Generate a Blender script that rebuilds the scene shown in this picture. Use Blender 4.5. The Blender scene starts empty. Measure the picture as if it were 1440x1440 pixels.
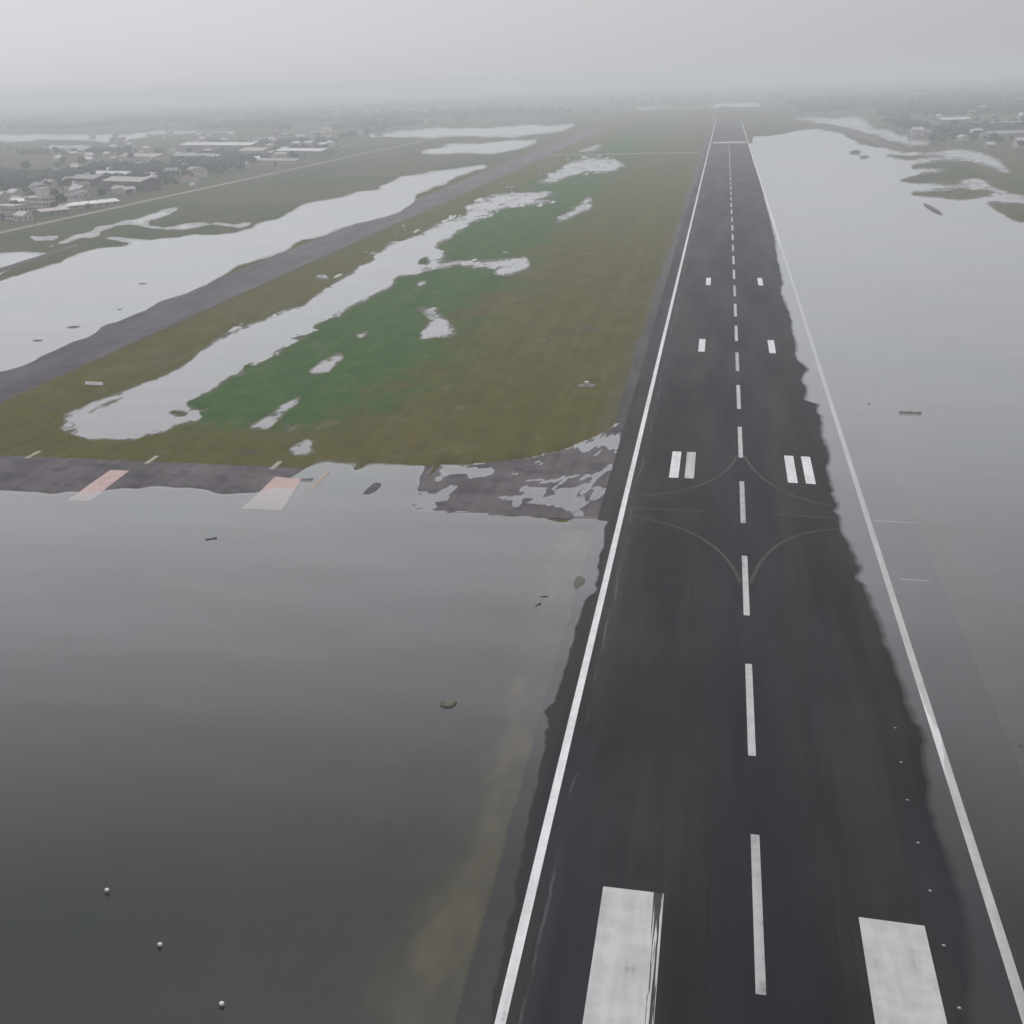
import bpy, bmesh, math, random
import numpy as np
from mathutils import Matrix, Vector

random.seed(7)
rng = np.random.default_rng(11)
scene = bpy.context.scene
col = scene.collection

# ------------------------------------------------------------------ camera
CAM = Vector((-7.16, 0.0, 78.88))
PITCH, YAW, ROLL = math.radians(16.336), math.radians(17.242), math.radians(-1.910)
fw = Vector((-math.sin(YAW)*math.cos(PITCH), math.cos(YAW)*math.cos(PITCH), -math.sin(PITCH)))
r0 = Vector((math.cos(YAW), math.sin(YAW), 0.0))
u0 = r0.cross(fw)
rt = r0*math.cos(ROLL) + u0*math.sin(ROLL)
up = u0*math.cos(ROLL) - r0*math.sin(ROLL)
cd = bpy.data.cameras.new('camera')
cd.sensor_width = 36.0
cd.lens = 51.54
cd.shift_x, cd.shift_y = 0.2393, 0.0079
cd.clip_start, cd.clip_end = 1.0, 60000.0
cam = bpy.data.objects.new('camera', cd)
m = Matrix((rt, up, -fw)).transposed().to_4x4()
m.translation = CAM
cam.matrix_world = m
col.objects.link(cam)
scene.camera = cam

# ------------------------------------------------------------------ sky and sun
SUN_EL, SUN_AZ = math.radians(47), math.radians(-10)
world = bpy.data.worlds.new('World')
scene.world = world
world.use_nodes = True
wn, wl = world.node_tree.nodes, world.node_tree.links
bg = wn['Background']
sky = wn.new('ShaderNodeTexSky')
sky.sky_type = 'NISHITA'
sky.sun_disc = False
sky.sun_elevation, sky.sun_rotation = SUN_EL, SUN_AZ
sky.dust_density, sky.air_density = 3.0, 1.0
hs = wn.new('ShaderNodeHueSaturation'); hs.inputs['Saturation'].default_value = 0.15
mx = wn.new('ShaderNodeMixRGB'); mx.inputs['Fac'].default_value = 0.86
mx.inputs['Color2'].default_value = (6.66, 6.55, 6.88, 1)        # the even grey of the cloud layer
wl.new(sky.outputs[0], hs.inputs['Color']); wl.new(hs.outputs[0], mx.inputs['Color1'])
# broad, faint unevenness of the cloud deck
tc = wn.new('ShaderNodeTexCoord'); mp = wn.new('ShaderNodeMapping'); mp.inputs['Scale'].default_value = (1.0, 1.0, 6.0)
nz = wn.new('ShaderNodeTexNoise'); nz.inputs['Scale'].default_value = 1.6; nz.inputs['Detail'].default_value = 3
mr = wn.new('ShaderNodeMapRange'); mr.inputs['To Min'].default_value = 0.95; mr.inputs['To Max'].default_value = 1.05
mul = wn.new('ShaderNodeMixRGB'); mul.blend_type = 'MULTIPLY'; mul.inputs['Fac'].default_value = 1
wl.new(tc.outputs['Generated'], mp.inputs[0]); wl.new(mp.outputs[0], nz.inputs['Vector'])
wl.new(nz.outputs['Fac'], mr.inputs['Value']); wl.new(mx.outputs[0], mul.inputs['Color1']); wl.new(mr.outputs[0], mul.inputs['Color2'])
# the deck is thicker towards the east
sx = wn.new('ShaderNodeSeparateXYZ'); wl.new(tc.outputs['Generated'], sx.inputs[0])
me_ = wn.new('ShaderNodeMapRange'); me_.interpolation_type = 'SMOOTHSTEP'
for k_, v_ in (('From Min', -.75), ('From Max', .55), ('To Min', 1.09), ('To Max', .66)): me_.inputs[k_].default_value = v_
wl.new(sx.outputs[0], me_.inputs['Value'])
mul2 = wn.new('ShaderNodeMixRGB'); mul2.blend_type = 'MULTIPLY'; mul2.inputs['Fac'].default_value = 1
wl.new(mul.outputs[0], mul2.inputs['Color1']); wl.new(me_.outputs[0], mul2.inputs['Color2'])
wl.new(mul2.outputs[0], bg.inputs['Color'])
bg.inputs['Strength'].default_value = 0.1

sd = bpy.data.lights.new('sun', 'SUN')
sd.energy, sd.angle, sd.color = 1.5, math.radians(10), (1.0, 0.97, 0.93)
sun = bpy.data.objects.new('sun', sd); col.objects.link(sun)
sdir = Vector((math.sin(SUN_AZ)*math.cos(SUN_EL), math.cos(SUN_AZ)*math.cos(SUN_EL), math.sin(SUN_EL)))
sun.rotation_euler = sdir.to_track_quat('Z', 'Y').to_euler()

vs = scene.view_settings
vs.view_transform, vs.look, vs.exposure, vs.gamma = 'Standard', 'None', 0.0, 1.0
vs.use_curve_mapping = False
scene.cycles.use_denoising = True
scene.cycles.volume_bounces = 6
scene.cycles.max_bounces = 10
scene.cycles.transparent_max_bounces = 12
scene.cycles.caustics_reflective = False
scene.cycles.caustics_refractive = False

HAZE_DENSITY = 3.5e-4
FAR = 15000.0

# ------------------------------------------------------------------ helpers
def put(name, mesh, mat=None, parent=None):
    o = bpy.data.objects.new(name, mesh)
    col.objects.link(o)
    if mat is not None and not mesh.materials:
        mesh.materials.append(mat)
    if parent is not None:
        o.parent = parent
    return o
def tag(o, label=None, cat=None, group=None, kind=None):
    if label: o['label'] = label
    if cat: o['category'] = cat
    if group: o['group'] = group
    if kind: o['kind'] = kind
    return o
def empty(name, loc, rz=0.0):
    o = bpy.data.objects.new(name, None); col.objects.link(o)
    o.location = loc; o.rotation_euler = (0, 0, rz); o.empty_display_size = 0.5
    return o
def pydata(name, v, f, smooth=False):
    me = bpy.data.meshes.new(name)
    me.from_pydata([tuple(p) for p in v], [], [tuple(q) for q in f])
    me.update()
    if smooth: me.polygons.foreach_set('use_smooth', [True]*len(me.polygons))
    return me
def np_mesh(name, V, Q, smooth=True):
    me = bpy.data.meshes.new(name)
    n, k = len(Q), Q.shape[1]
    me.vertices.add(len(V)); me.vertices.foreach_set('co', np.ascontiguousarray(V, np.float32).ravel())
    me.loops.add(n*k); me.loops.foreach_set('vertex_index', np.ascontiguousarray(Q, np.int32).ravel())
    me.polygons.add(n)
    me.polygons.foreach_set('loop_start', np.arange(0, n*k, k, dtype=np.int32))
    me.polygons.foreach_set('loop_total', np.full(n, k, np.int32))
    me.polygons.foreach_set('use_smooth', np.full(n, smooth, bool))
    me.update(calc_edges=True); me.validate()
    return me
def bm_mesh(name, bm, smooth=False):
    me = bpy.data.meshes.new(name); bm.normal_update(); bm.to_mesh(me); bm.free()
    if smooth: me.polygons.foreach_set('use_smooth', [True]*len(me.polygons))
    return me
def box(bm, x0, x1, y0, y1, z0, z1, bev=0.0):
    r = bmesh.ops.create_cube(bm, size=1.0)
    for v in r['verts']:
        v.co = Vector(((x0+x1)/2 + v.co.x*(x1-x0), (y0+y1)/2 + v.co.y*(y1-y0), (z0+z1)/2 + v.co.z*(z1-z0)))
    if bev:
        es = list({e for v in r['verts'] for e in v.link_edges})
        bmesh.ops.bevel(bm, geom=es, offset=bev, segments=1, affect='EDGES')
def cone(bm, r1, r2, z0, z1, seg=12, x=0, y=0):
    bmesh.ops.create_cone(bm, cap_ends=True, segments=seg, radius1=r1, radius2=r2, depth=z1-z0,
                          matrix=Matrix.Translation((x, y, (z0+z1)/2)))

# value noise on world coordinates
_T = rng.random((256, 256))
def vnoise(x, y):
    xi, yi = np.floor(x).astype(int), np.floor(y).astype(int)
    fx, fy = x-xi, y-yi
    fx, fy = fx*fx*(3-2*fx), fy*fy*(3-2*fy)
    a, b = _T[xi & 255, yi & 255], _T[(xi+1) & 255, yi & 255]
    c, d = _T[xi & 255, (yi+1) & 255], _T[(xi+1) & 255, (yi+1) & 255]
    return (a*(1-fx)+b*fx)*(1-fy) + (c*(1-fx)+d*fx)*fy - 0.5

# ------------------------------------------------------------------ materials
class Mat:
    def __init__(self, name):
        self.m = bpy.data.materials.new(name); self.m.use_nodes = True
        self.n, self.l = self.m.node_tree.nodes, self.m.node_tree.links
        self.b = self.n['Principled BSDF']; self.out = self.n['Material Output']
    def node(self, t, **kw):
        d = self.n.new(t)
        for k, v in kw.items(): setattr(d, k, v)
        return d
    def link(self, a, b): self.l.new(a, b)
    def pos(self, scale=(1, 1, 1)):
        g = self.node('ShaderNodeNewGeometry'); q = self.node('ShaderNodeMapping'); q.inputs['Scale'].default_value = scale
        self.link(g.outputs['Position'], q.inputs['Vector']); return q.outputs[0]
    def noise(self, vec, scale, detail=4, rough=0.55):
        t = self.node('ShaderNodeTexNoise'); t.inputs['Scale'].default_value = scale
        t.inputs['Detail'].default_value = detail; t.inputs['Roughness'].default_value = rough
        self.link(vec, t.inputs['Vector']); return t.outputs['Fac']
    def rng(self, v, a, b, c=0.0, d=1.0):
        t = self.node('ShaderNodeMapRange'); t.interpolation_type = 'SMOOTHSTEP'
        for k, x in zip(('From Min', 'From Max', 'To Min', 'To Max'), (a, b, c, d)): t.inputs[k].default_value = x
        self.link(v, t.inputs['Value']); return t.outputs[0]
    def mix(self, f, a, b, mode='MIX'):
        t = self.node('ShaderNodeMixRGB', blend_type=mode)
        for k, x in (('Fac', f), ('Color1', a), ('Color2', b)):
            if isinstance(x, (int, float)): t.inputs[k].default_value = x
            elif isinstance(x, tuple): t.inputs[k].default_value = (*x, 1)
            else: self.link(x, t.inputs[k])
        return t.outputs[0]
    def math(self, op, a, b=0.0):
        t = self.node('ShaderNodeMath', operation=op)
        for i, x in enumerate((a, b)):
            if isinstance(x, (int, float)): t.inputs[i].default_value = x
            else: self.link(x, t.inputs[i])
        return t.outputs[0]
    def axis(self, i):
        g = self.node('ShaderNodeNewGeometry'); s = self.node('ShaderNodeSeparateXYZ')
        self.link(g.outputs['Position'], s.inputs[0]); return s.outputs[i]
    def done(self, color, rough=0.8, spec=0.5, bump=None, bs=0.3, bd=0.05):
        if isinstance(color, tuple): self.b.inputs['Base Color'].default_value = (*color, 1)
        else: self.link(color, self.b.inputs['Base Color'])
        if isinstance(rough, (int, float)): self.b.inputs['Roughness'].default_value = rough
        else: self.link(rough, self.b.inputs['Roughness'])
        self.b.inputs['Specular IOR Level'].default_value = spec
        if bump is not None:
            t = self.node('ShaderNodeBump'); t.inputs['Strength'].default_value = bs; t.inputs['Distance'].default_value = bd
            self.link(bump, t.inputs['Height']); self.link(t.outputs[0], self.b.inputs['Normal'])
        return self.m

def mottled(name, c1, c2, scale=0.5, rough=0.8, spec=0.3, obj=False, stretch=(1, 1, 1)):
    M = Mat(name); v = M.pos(stretch)
    n = M.noise(v, scale, 5, 0.6)
    return M.done(M.mix(M.rng(n, 0.35, 0.65), c1, c2), rough, spec, n, 0.15, 0.05)

def grass_material():
    M = Mat('flooded_grass')
    big = M.noise(M.pos((1, .55, 1)), 0.022, 4, 0.6)
    mid = M.noise(M.pos((1, .6, 1)), 0.11, 5, 0.65)
    fine = M.noise(M.pos(), 0.7, 4, 0.7)
    streak = M.noise(M.pos((1, .22, 1)), 0.16, 4, 0.6)
    olive = M.mix(M.rng(mid, .3, .7), (.090, .088, .013), (.128, .114, .024))
    brown = M.mix(M.rng(streak, .35, .65), (.103, .089, .021), (.135, .117, .036))
    green = M.mix(M.rng(mid, .3, .7), (.038, .106, .016), (.064, .138, .027))
    dry = M.mix(M.rng(big, .40, .62), olive, brown)
    # lush growth keeps to a belt beside the drainage hollow, ragged at its border
    x = M.math('ADD', M.axis(0), M.math('MULTIPLY', M.math('SUBTRACT', big, .5), 90.0))
    x = M.math('ADD', x, M.math('MULTIPLY', M.math('SUBTRACT', mid, .5), 30.0))
    belt = M.math('MULTIPLY', M.rng(x, -160, -146), M.rng(x, -102, -78, 1, 0))
    belt = M.math('MULTIPLY', belt, M.rng(M.axis(1), 318, 345))
    c = M.mix(belt, dry, green)
    # beyond the taxiway and across the flood: duller field
    fld = M.math('ADD', M.rng(M.axis(0), -232, -222, 1, 0), M.rng(M.axis(0), 30, 40))
    field = M.mix(M.rng(big, .4, .6), (.085, .095, .042), (.108, .105, .055))
    # small holdings beyond the perimeter: straight-sided plots of different growth
    cs = M.node('ShaderNodeVectorMath', operation='FLOOR'); M.link(M.pos((1/46, 1/150, 0)), cs.inputs[0])
    wnz = M.node('ShaderNodeTexWhiteNoise'); wnz.noise_dimensions = '2D'; M.link(cs.outputs[0], wnz.inputs['Vector'])
    plot = M.mix(M.rng(wnz.outputs['Value'], .25, .75), (.060, .105, .035), (.135, .125, .070))
    field = M.mix(M.rng(wnz.outputs['Value'], .0, 1.0, .35, .75), field, plot)
    c = M.mix(fld, c, field)
    earth = M.mix(M.rng(mid, .3, .7), (.105, .090, .075), (.075, .062, .050))
    c = M.mix(M.rng(M.noise(M.pos(), 0.05, 5, .7), .60, .72), c, earth)
    pale = M.rng(M.noise(M.pos((1, .45, 1)), 0.13, 6, .72), .54, .70, 0, .55)
    c = M.mix(pale, c, (.200, .190, .110))
    damp = M.rng(M.noise(M.pos((1, .4, 1)), 0.07, 6, .7), .56, .70, 0, .55)
    c = M.mix(damp, c, M.mix(1.0, c, (.55, .62, .55), 'MULTIPLY'))
    c = M.mix(M.rng(fine, .25, .75, .0, .45), c, M.mix(1.0, c, (.55, .6, .5), 'MULTIPLY'))
    # mower passes and old wheel tracks run with the runway
    mow = M.noise(M.pos((1, .012, 1)), .22, 4, .65)
    c = M.mix(M.rng(mow, .42, .60, 0, .5), c, M.mix(1.0, c, (.72, .74, .66), 'MULTIPLY'))
    trk = M.noise(M.pos((1, .02, 1)), 1.1, 3, .6)
    c = M.mix(M.rng(trk, .62, .72, 0, .45), c, (.105, .092, .055))
    # silt at the waterline
    h = M.math('ADD', M.axis(2), M.math('MULTIPLY', M.math('SUBTRACT', mid, .5), .08))
    c = M.mix(M.rng(h, .0, .055, .75, 0), c, (.120, .105, .075))
    return M.done(c, .9, .02, fine, .5, .3)

def asphalt(name, c1, c2, streaks=True, rough=(.5, .7), patch=0.0, spec=.05):
    M = Mat(name)
    a = M.noise(M.pos((1, .045, 1)), 0.55, 5, .6)
    b = M.noise(M.pos(), 0.06, 5, .6)
    g = M.noise(M.pos(), 3.0, 3, .7)
    c = M.mix(M.rng(M.mix(.5, a, b), .35, .65), c1, c2)
    c = M.mix(M.rng(g, .3, .7, 0, .35), c, M.mix(1.0, c, (.7, .7, .72), 'MULTIPLY'))
    if patch:
        q = M.noise(M.pos((1, 1.0, 1)), 0.16, 5, .6)
        c = M.mix(M.rng(q, .48, .62, 0, patch), c, M.mix(1.0, c, (.45, .45, .5), 'MULTIPLY'))
    r = M.rng(M.noise(M.pos((1, .12, 1)), .12, 5, .6), .35, .65, rough[0], rough[1])
    return M.done(c, r, spec, g, .2, .02)

def runway_material():
    M = Mat('runway_asphalt')
    x = M.axis(0)
    a = M.noise(M.pos((1, .03, 1)), .5, 5, .6)
    b = M.noise(M.pos(), .045, 5, .6)
    g = M.noise(M.pos(), 2.5, 3, .7)
    c = M.mix(M.rng(M.mix(.5, a, b), .36, .64), (.0110, .0100, .0125), (.0265, .0235, .0262))
    # rubber left by landing wheels along the middle
    wob = M.math('ADD', x, M.math('MULTIPLY', M.math('SUBTRACT', M.noise(M.pos((1, .02, 1)), .4, 4, .6), .5), 5.0))
    ab = M.math('ABSOLUTE', wob)
    rub = M.math('MULTIPLY', M.rng(ab, 2.0, 9.0, .75, 0), M.rng(a, .2, .6, .55, 1))
    c = M.mix(rub, c, (.0085, .0110, .0135))
    # paler margin inside the western stripe, with the ghost of an older line
    xl = M.math('ADD', x, M.math('MULTIPLY', M.math('SUBTRACT', b, .5), 2.5))
    edge = M.math('MULTIPLY', M.rng(xl, -19.8, -17.6, .6, 0), M.rng(a, .3, .7, .4, 1))
    c = M.mix(edge, c, (.046, .043, .045))
    ghost = M.math('MULTIPLY', M.rng(xl, -20.25, -20.1), M.rng(xl, -19.95, -19.8, 1, 0))
    c = M.mix(M.math('MULTIPLY', ghost, M.rng(M.noise(M.pos((1, .2, 1)), .25, 4), .45, .6, 0, .4)), c, (.22, .21, .21))
    # single wheel marks
    tm = M.math('MULTIPLY', M.rng(M.noise(M.pos((1, .006, 1)), 1.5, 3, .6), .56, .64), M.rng(ab, 5.0, 13.0, .7, 0))
    c = M.mix(tm, c, (.0065, .0070, .0080))
    blue_grey = M.rng(M.noise(M.pos((1, .10, 1)), .055, 5, .6), .50, .66, 0, .5)  # broad bluish grey patches varying the asphalt colour
    c = M.mix(blue_grey, c, (.024, .030, .037))
    # seams between paving lanes
    seam = M.node('ShaderNodeMath', operation='PINGPONG'); M.link(x, seam.inputs[0]); seam.inputs[1].default_value = 3.75
    c = M.mix(M.math('MULTIPLY', M.rng(seam.outputs[0], 0.0, .10, .35, 0), M.rng(a, .4, .6)), c, (.026, .026, .028))
    c = M.mix(M.rng(g, .3, .7, 0, .3), c, M.mix(1.0, c, (.7, .7, .72), 'MULTIPLY'))
    r = M.rng(M.noise(M.pos((1, .1, 1)), .10, 5, .6), .35, .65, .55, .75)
    return M.done(c, r, .03, g, .15, .02)

def paint(name, c, wear=.35, inner=None, dirt=(.05, .05, .054)):
    M = Mat(name)
    s = M.noise(M.pos((1, .05, 1)), 3.2, 5, .65)
    b = M.noise(M.pos(), .35, 5, .65)
    q = M.noise(M.pos((1, .08, 1)), .8, 4, .6)
    colr = M.mix(M.rng(M.mix(.5, b, q), .38, .62), c, tuple(k*.80 for k in c))
    f = M.rng(M.mix(.4, q, b), .66-wear*.16, .78-wear*.12, 0, .75)
    if inner is not None:       # tyre-scrubbed side of the block
        x = M.axis(0)
        g = M.rng(M.math('ADD', M.noise(M.pos((1, .016, 1)), 2.4, 4, .6), M.rng(x, inner-1.7, inner-.1, -.16, .19)), .655, .68)
        f = M.math('MAXIMUM', f, g)
    return M.done(M.mix(f, colr, dirt), .65, .06)

def water_material():
    M = Mat('flood_water')
    for n in list(M.n):
        if n != M.out: M.n.remove(n)
    at = M.node('ShaderNodeAttribute', attribute_name='depth')
    n1 = M.noise(M.pos((1, .7, 1)), .018, 4, .6)
    n2 = M.noise(M.pos((1, .4, 1)), .05, 5, .6)
    murk = M.mix(M.rng(n1, .36, .64), (.024, .031, .028), (.032, .033, .031))
    murk = M.mix(M.rng(n2, .40, .70, 0, .5), murk, (.038, .034, .027))
    d = M.math('MULTIPLY', at.outputs['Fac'], -3.4)
    thick = M.math('SUBTRACT', 1.0, M.math('POWER', 2.71828, d))
    # drowned grass stands through the thin margins
    wd = M.node('ShaderNodeAttribute', attribute_name='weedy')
    tuft = M.mix(.5, M.noise(M.pos((1, .30, 1)), .55, 5, .7), M.noise(M.pos((1, .35, 1)), .12, 4, .65))
    thin = M.math('MULTIPLY', M.rng(tuft, .40, .68, 0, .22), wd.outputs['Fac'])
    cover = M.rng(M.math('SUBTRACT', at.outputs['Fac'], thin), -.03, .10, .10, 1)
    cover = M.math('MAXIMUM', cover, M.math('SUBTRACT', 1.0, wd.outputs['Fac']))
    wav = M.node('ShaderNodeBump'); wav.inputs['Strength'].default_value = .22; wav.inputs['Distance'].default_value = .03
    rip = M.mix(.5, M.noise(M.pos((1, .8, 1)), 1.4, 3, .6), M.noise(M.pos((1, 1, 1)), .25, 3, .6))
    M.link(rip, wav.inputs['Height'])
    tr = M.node('ShaderNodeBsdfTransparent'); tr.inputs[0].default_value = (.95, .955, .94, 1)
    df = M.node('ShaderNodeBsdfDiffuse'); M.link(murk, df.inputs['Color'])
    body = M.node('ShaderNodeMixShader'); M.link(thick, body.inputs[0]); M.link(tr.outputs[0], body.inputs[1]); M.link(df.outputs[0], body.inputs[2])
    gl = M.node('ShaderNodeBsdfGlossy'); gl.inputs['Color'].default_value = (.97, .97, .98, 1); gl.inputs['Roughness'].default_value = .07
    M.link(wav.outputs[0], gl.inputs['Normal'])
    lw = M.node('ShaderNodeLayerWeight'); lw.inputs['Blend'].default_value = .5
    rp = M.node('ShaderNodeBump'); rp.inputs['Strength'].default_value = .5; rp.inputs['Distance'].default_value = .022
    rpn = M.mix(.5, M.noise(M.pos((.7, 1, 1)), .55, 4, .65), M.noise(M.pos((.6, 1, 1)), 1.6, 3, .6))
    M.link(rpn, rp.inputs['Height']); M.link(rp.outputs[0], lw.inputs['Normal'])
    gust = M.mix(.5, M.noise(M.pos((.35, 1, 1)), .02, 4, .6), M.noise(M.pos((.3, 1, 1)), .09, 4, .6))
    fc = M.math('ADD', lw.outputs['Facing'], M.rng(gust, .3, .7, -.011, .010))
    fr = M.math('MULTIPLY', M.rng(fc, .47, 1.06, .042, .99), M.math('MULTIPLY', cover, M.rng(at.outputs['Fac'], 0, .014, .25, 1)))
    tint = M.mix(M.rng(n1, .38, .62), (.985, .965, .99), (.945, .985, .975)); M.link(tint, gl.inputs['Color'])
    thick = M.math('MULTIPLY', thick, cover); M.link(thick, body.inputs[0])
    mxs = M.node('ShaderNodeMixShader'); M.link(fr, mxs.inputs[0]); M.link(body.outputs[0], mxs.inputs[1]); M.link(gl.outputs[0], mxs.inputs[2])
    M.link(mxs.outputs[0], M.out.inputs['Surface'])
    return M.m

def leaf_material(name, c1, c2):
    M = Mat(name); oi = M.node('ShaderNodeObjectInfo')
    n = M.noise(M.pos(), .35, 3)
    c = M.mix(M.rng(n, .3, .7), c1, c2)
    return M.done(M.mix(M.math('MULTIPLY', oi.outputs['Random'], .5), c, tuple(k*.7 for k in c1)), .8, .2)

MT = dict(
    grass=grass_material(), runway=runway_material(), water=water_material(),
    taxi=asphalt('taxiway_asphalt', (.070, .060, .070), (.104, .090, .102), rough=(.5, .7), patch=.5),
    conn=asphalt('connector_asphalt', (.070, .058, .067), (.125, .106, .117), rough=(.45, .65), patch=.8),
    shoulder=asphalt('shoulder_asphalt', (.040, .043, .044), (.070, .068, .066), rough=(.5, .7), patch=.4),
    road=mottled('pale_gravel_road', (.26, .25, .22), (.19, .18, .16), .06),
    cross=mottled('pale_silted_pavement', (.22, .205, .18), (.15, .14, .125), .05),
    levee=mottled('bare_earth', (.080, .066, .058), (.055, .045, .040), .08),
    white=paint('white_runway_paint', (.86, .85, .87), .2),
    white_worn=paint('worn_white_paint', (.50, .50, .51), .7),
    white_scrub=paint('scrubbed_white_paint', (.62, .61, .62), .4, inner=-9.0),
    white_dull=paint('dull_white_paint', (.60, .59, .60), .45),
    yellow=paint('faded_yellow_paint', (.058, .050, .043), .8, dirt=(.019, .018, .019)),
    red=paint('washed_out_red_paint', (.60, .44, .42), .35, dirt=(.42, .32, .31)),
    cream=paint('pale_shoulder_paint', (.42, .38, .31), .3, dirt=(.2, .18, .15)),
    concrete=mottled('pale_concrete', (.42, .40, .36), (.33, .31, .28), .8),
    metal_white=mottled('white_enamel', (.86, .85, .82), (.76, .75, .72), 1.2, .45, .5),
    dark=mottled('dark_metal', (.05, .05, .052), (.035, .035, .036), 1.0, .5, .5),
    glass=mottled('window_glass', (.035, .042, .05), (.05, .06, .07), .4, .15, .5),
    lens=mottled('clear_lamp_glass', (.55, .56, .54), (.42, .43, .42), 2, .25, .5),
    rim=mottled('dull_alloy', (.16, .16, .165), (.10, .10, .105), 2, .5, .3),
    mud=mottled('wet_mud', (.085, .070, .038), (.055, .046, .026), 1.5, .6),
    drift=mottled('soaked_driftwood', (.035, .030, .024), (.06, .052, .04), 2.0, .6),
    weed=mottled('floating_weed', (.055, .060, .034), (.085, .078, .055), .8, .7),
    bark=mottled('bark', (.09, .07, .05), (.06, .048, .036), 2.0),
    leaf1=leaf_material('dark_foliage', (.030, .050, .022), (.050, .078, .032)),
    leaf2=leaf_material('mid_foliage', (.042, .068, .026), (.066, .094, .038)),
    wood=leaf_material('distant_foliage', (.026, .040, .024), (.044, .060, .034)),
    wall_w=mottled('white_render', (.66, .65, .63), (.54, .53, .51), .25),
    wall_c=mottled('cream_render', (.52, .48, .42), (.43, .40, .35), .25),
    wall_g=mottled('grey_block_wall', (.30, .29, .29), (.22, .21, .21), .2),
    wall_d=mottled('dark_sheet_wall', (.11, .105, .11), (.08, .078, .08), .2),
    roof_w=mottled('white_sheet_roof', (.68, .68, .69), (.55, .55, .56), .12, .5),
    roof_p=mottled('pale_pink_roof', (.50, .42, .41), (.42, .36, .35), .12, .6),
    roof_g=mottled('grey_sheet_roof', (.32, .32, .34), (.25, .25, .265), .12, .6),
    roof_r=mottled('faded_tile_roof', (.22, .14, .115), (.165, .11, .095), .2),
)

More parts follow.
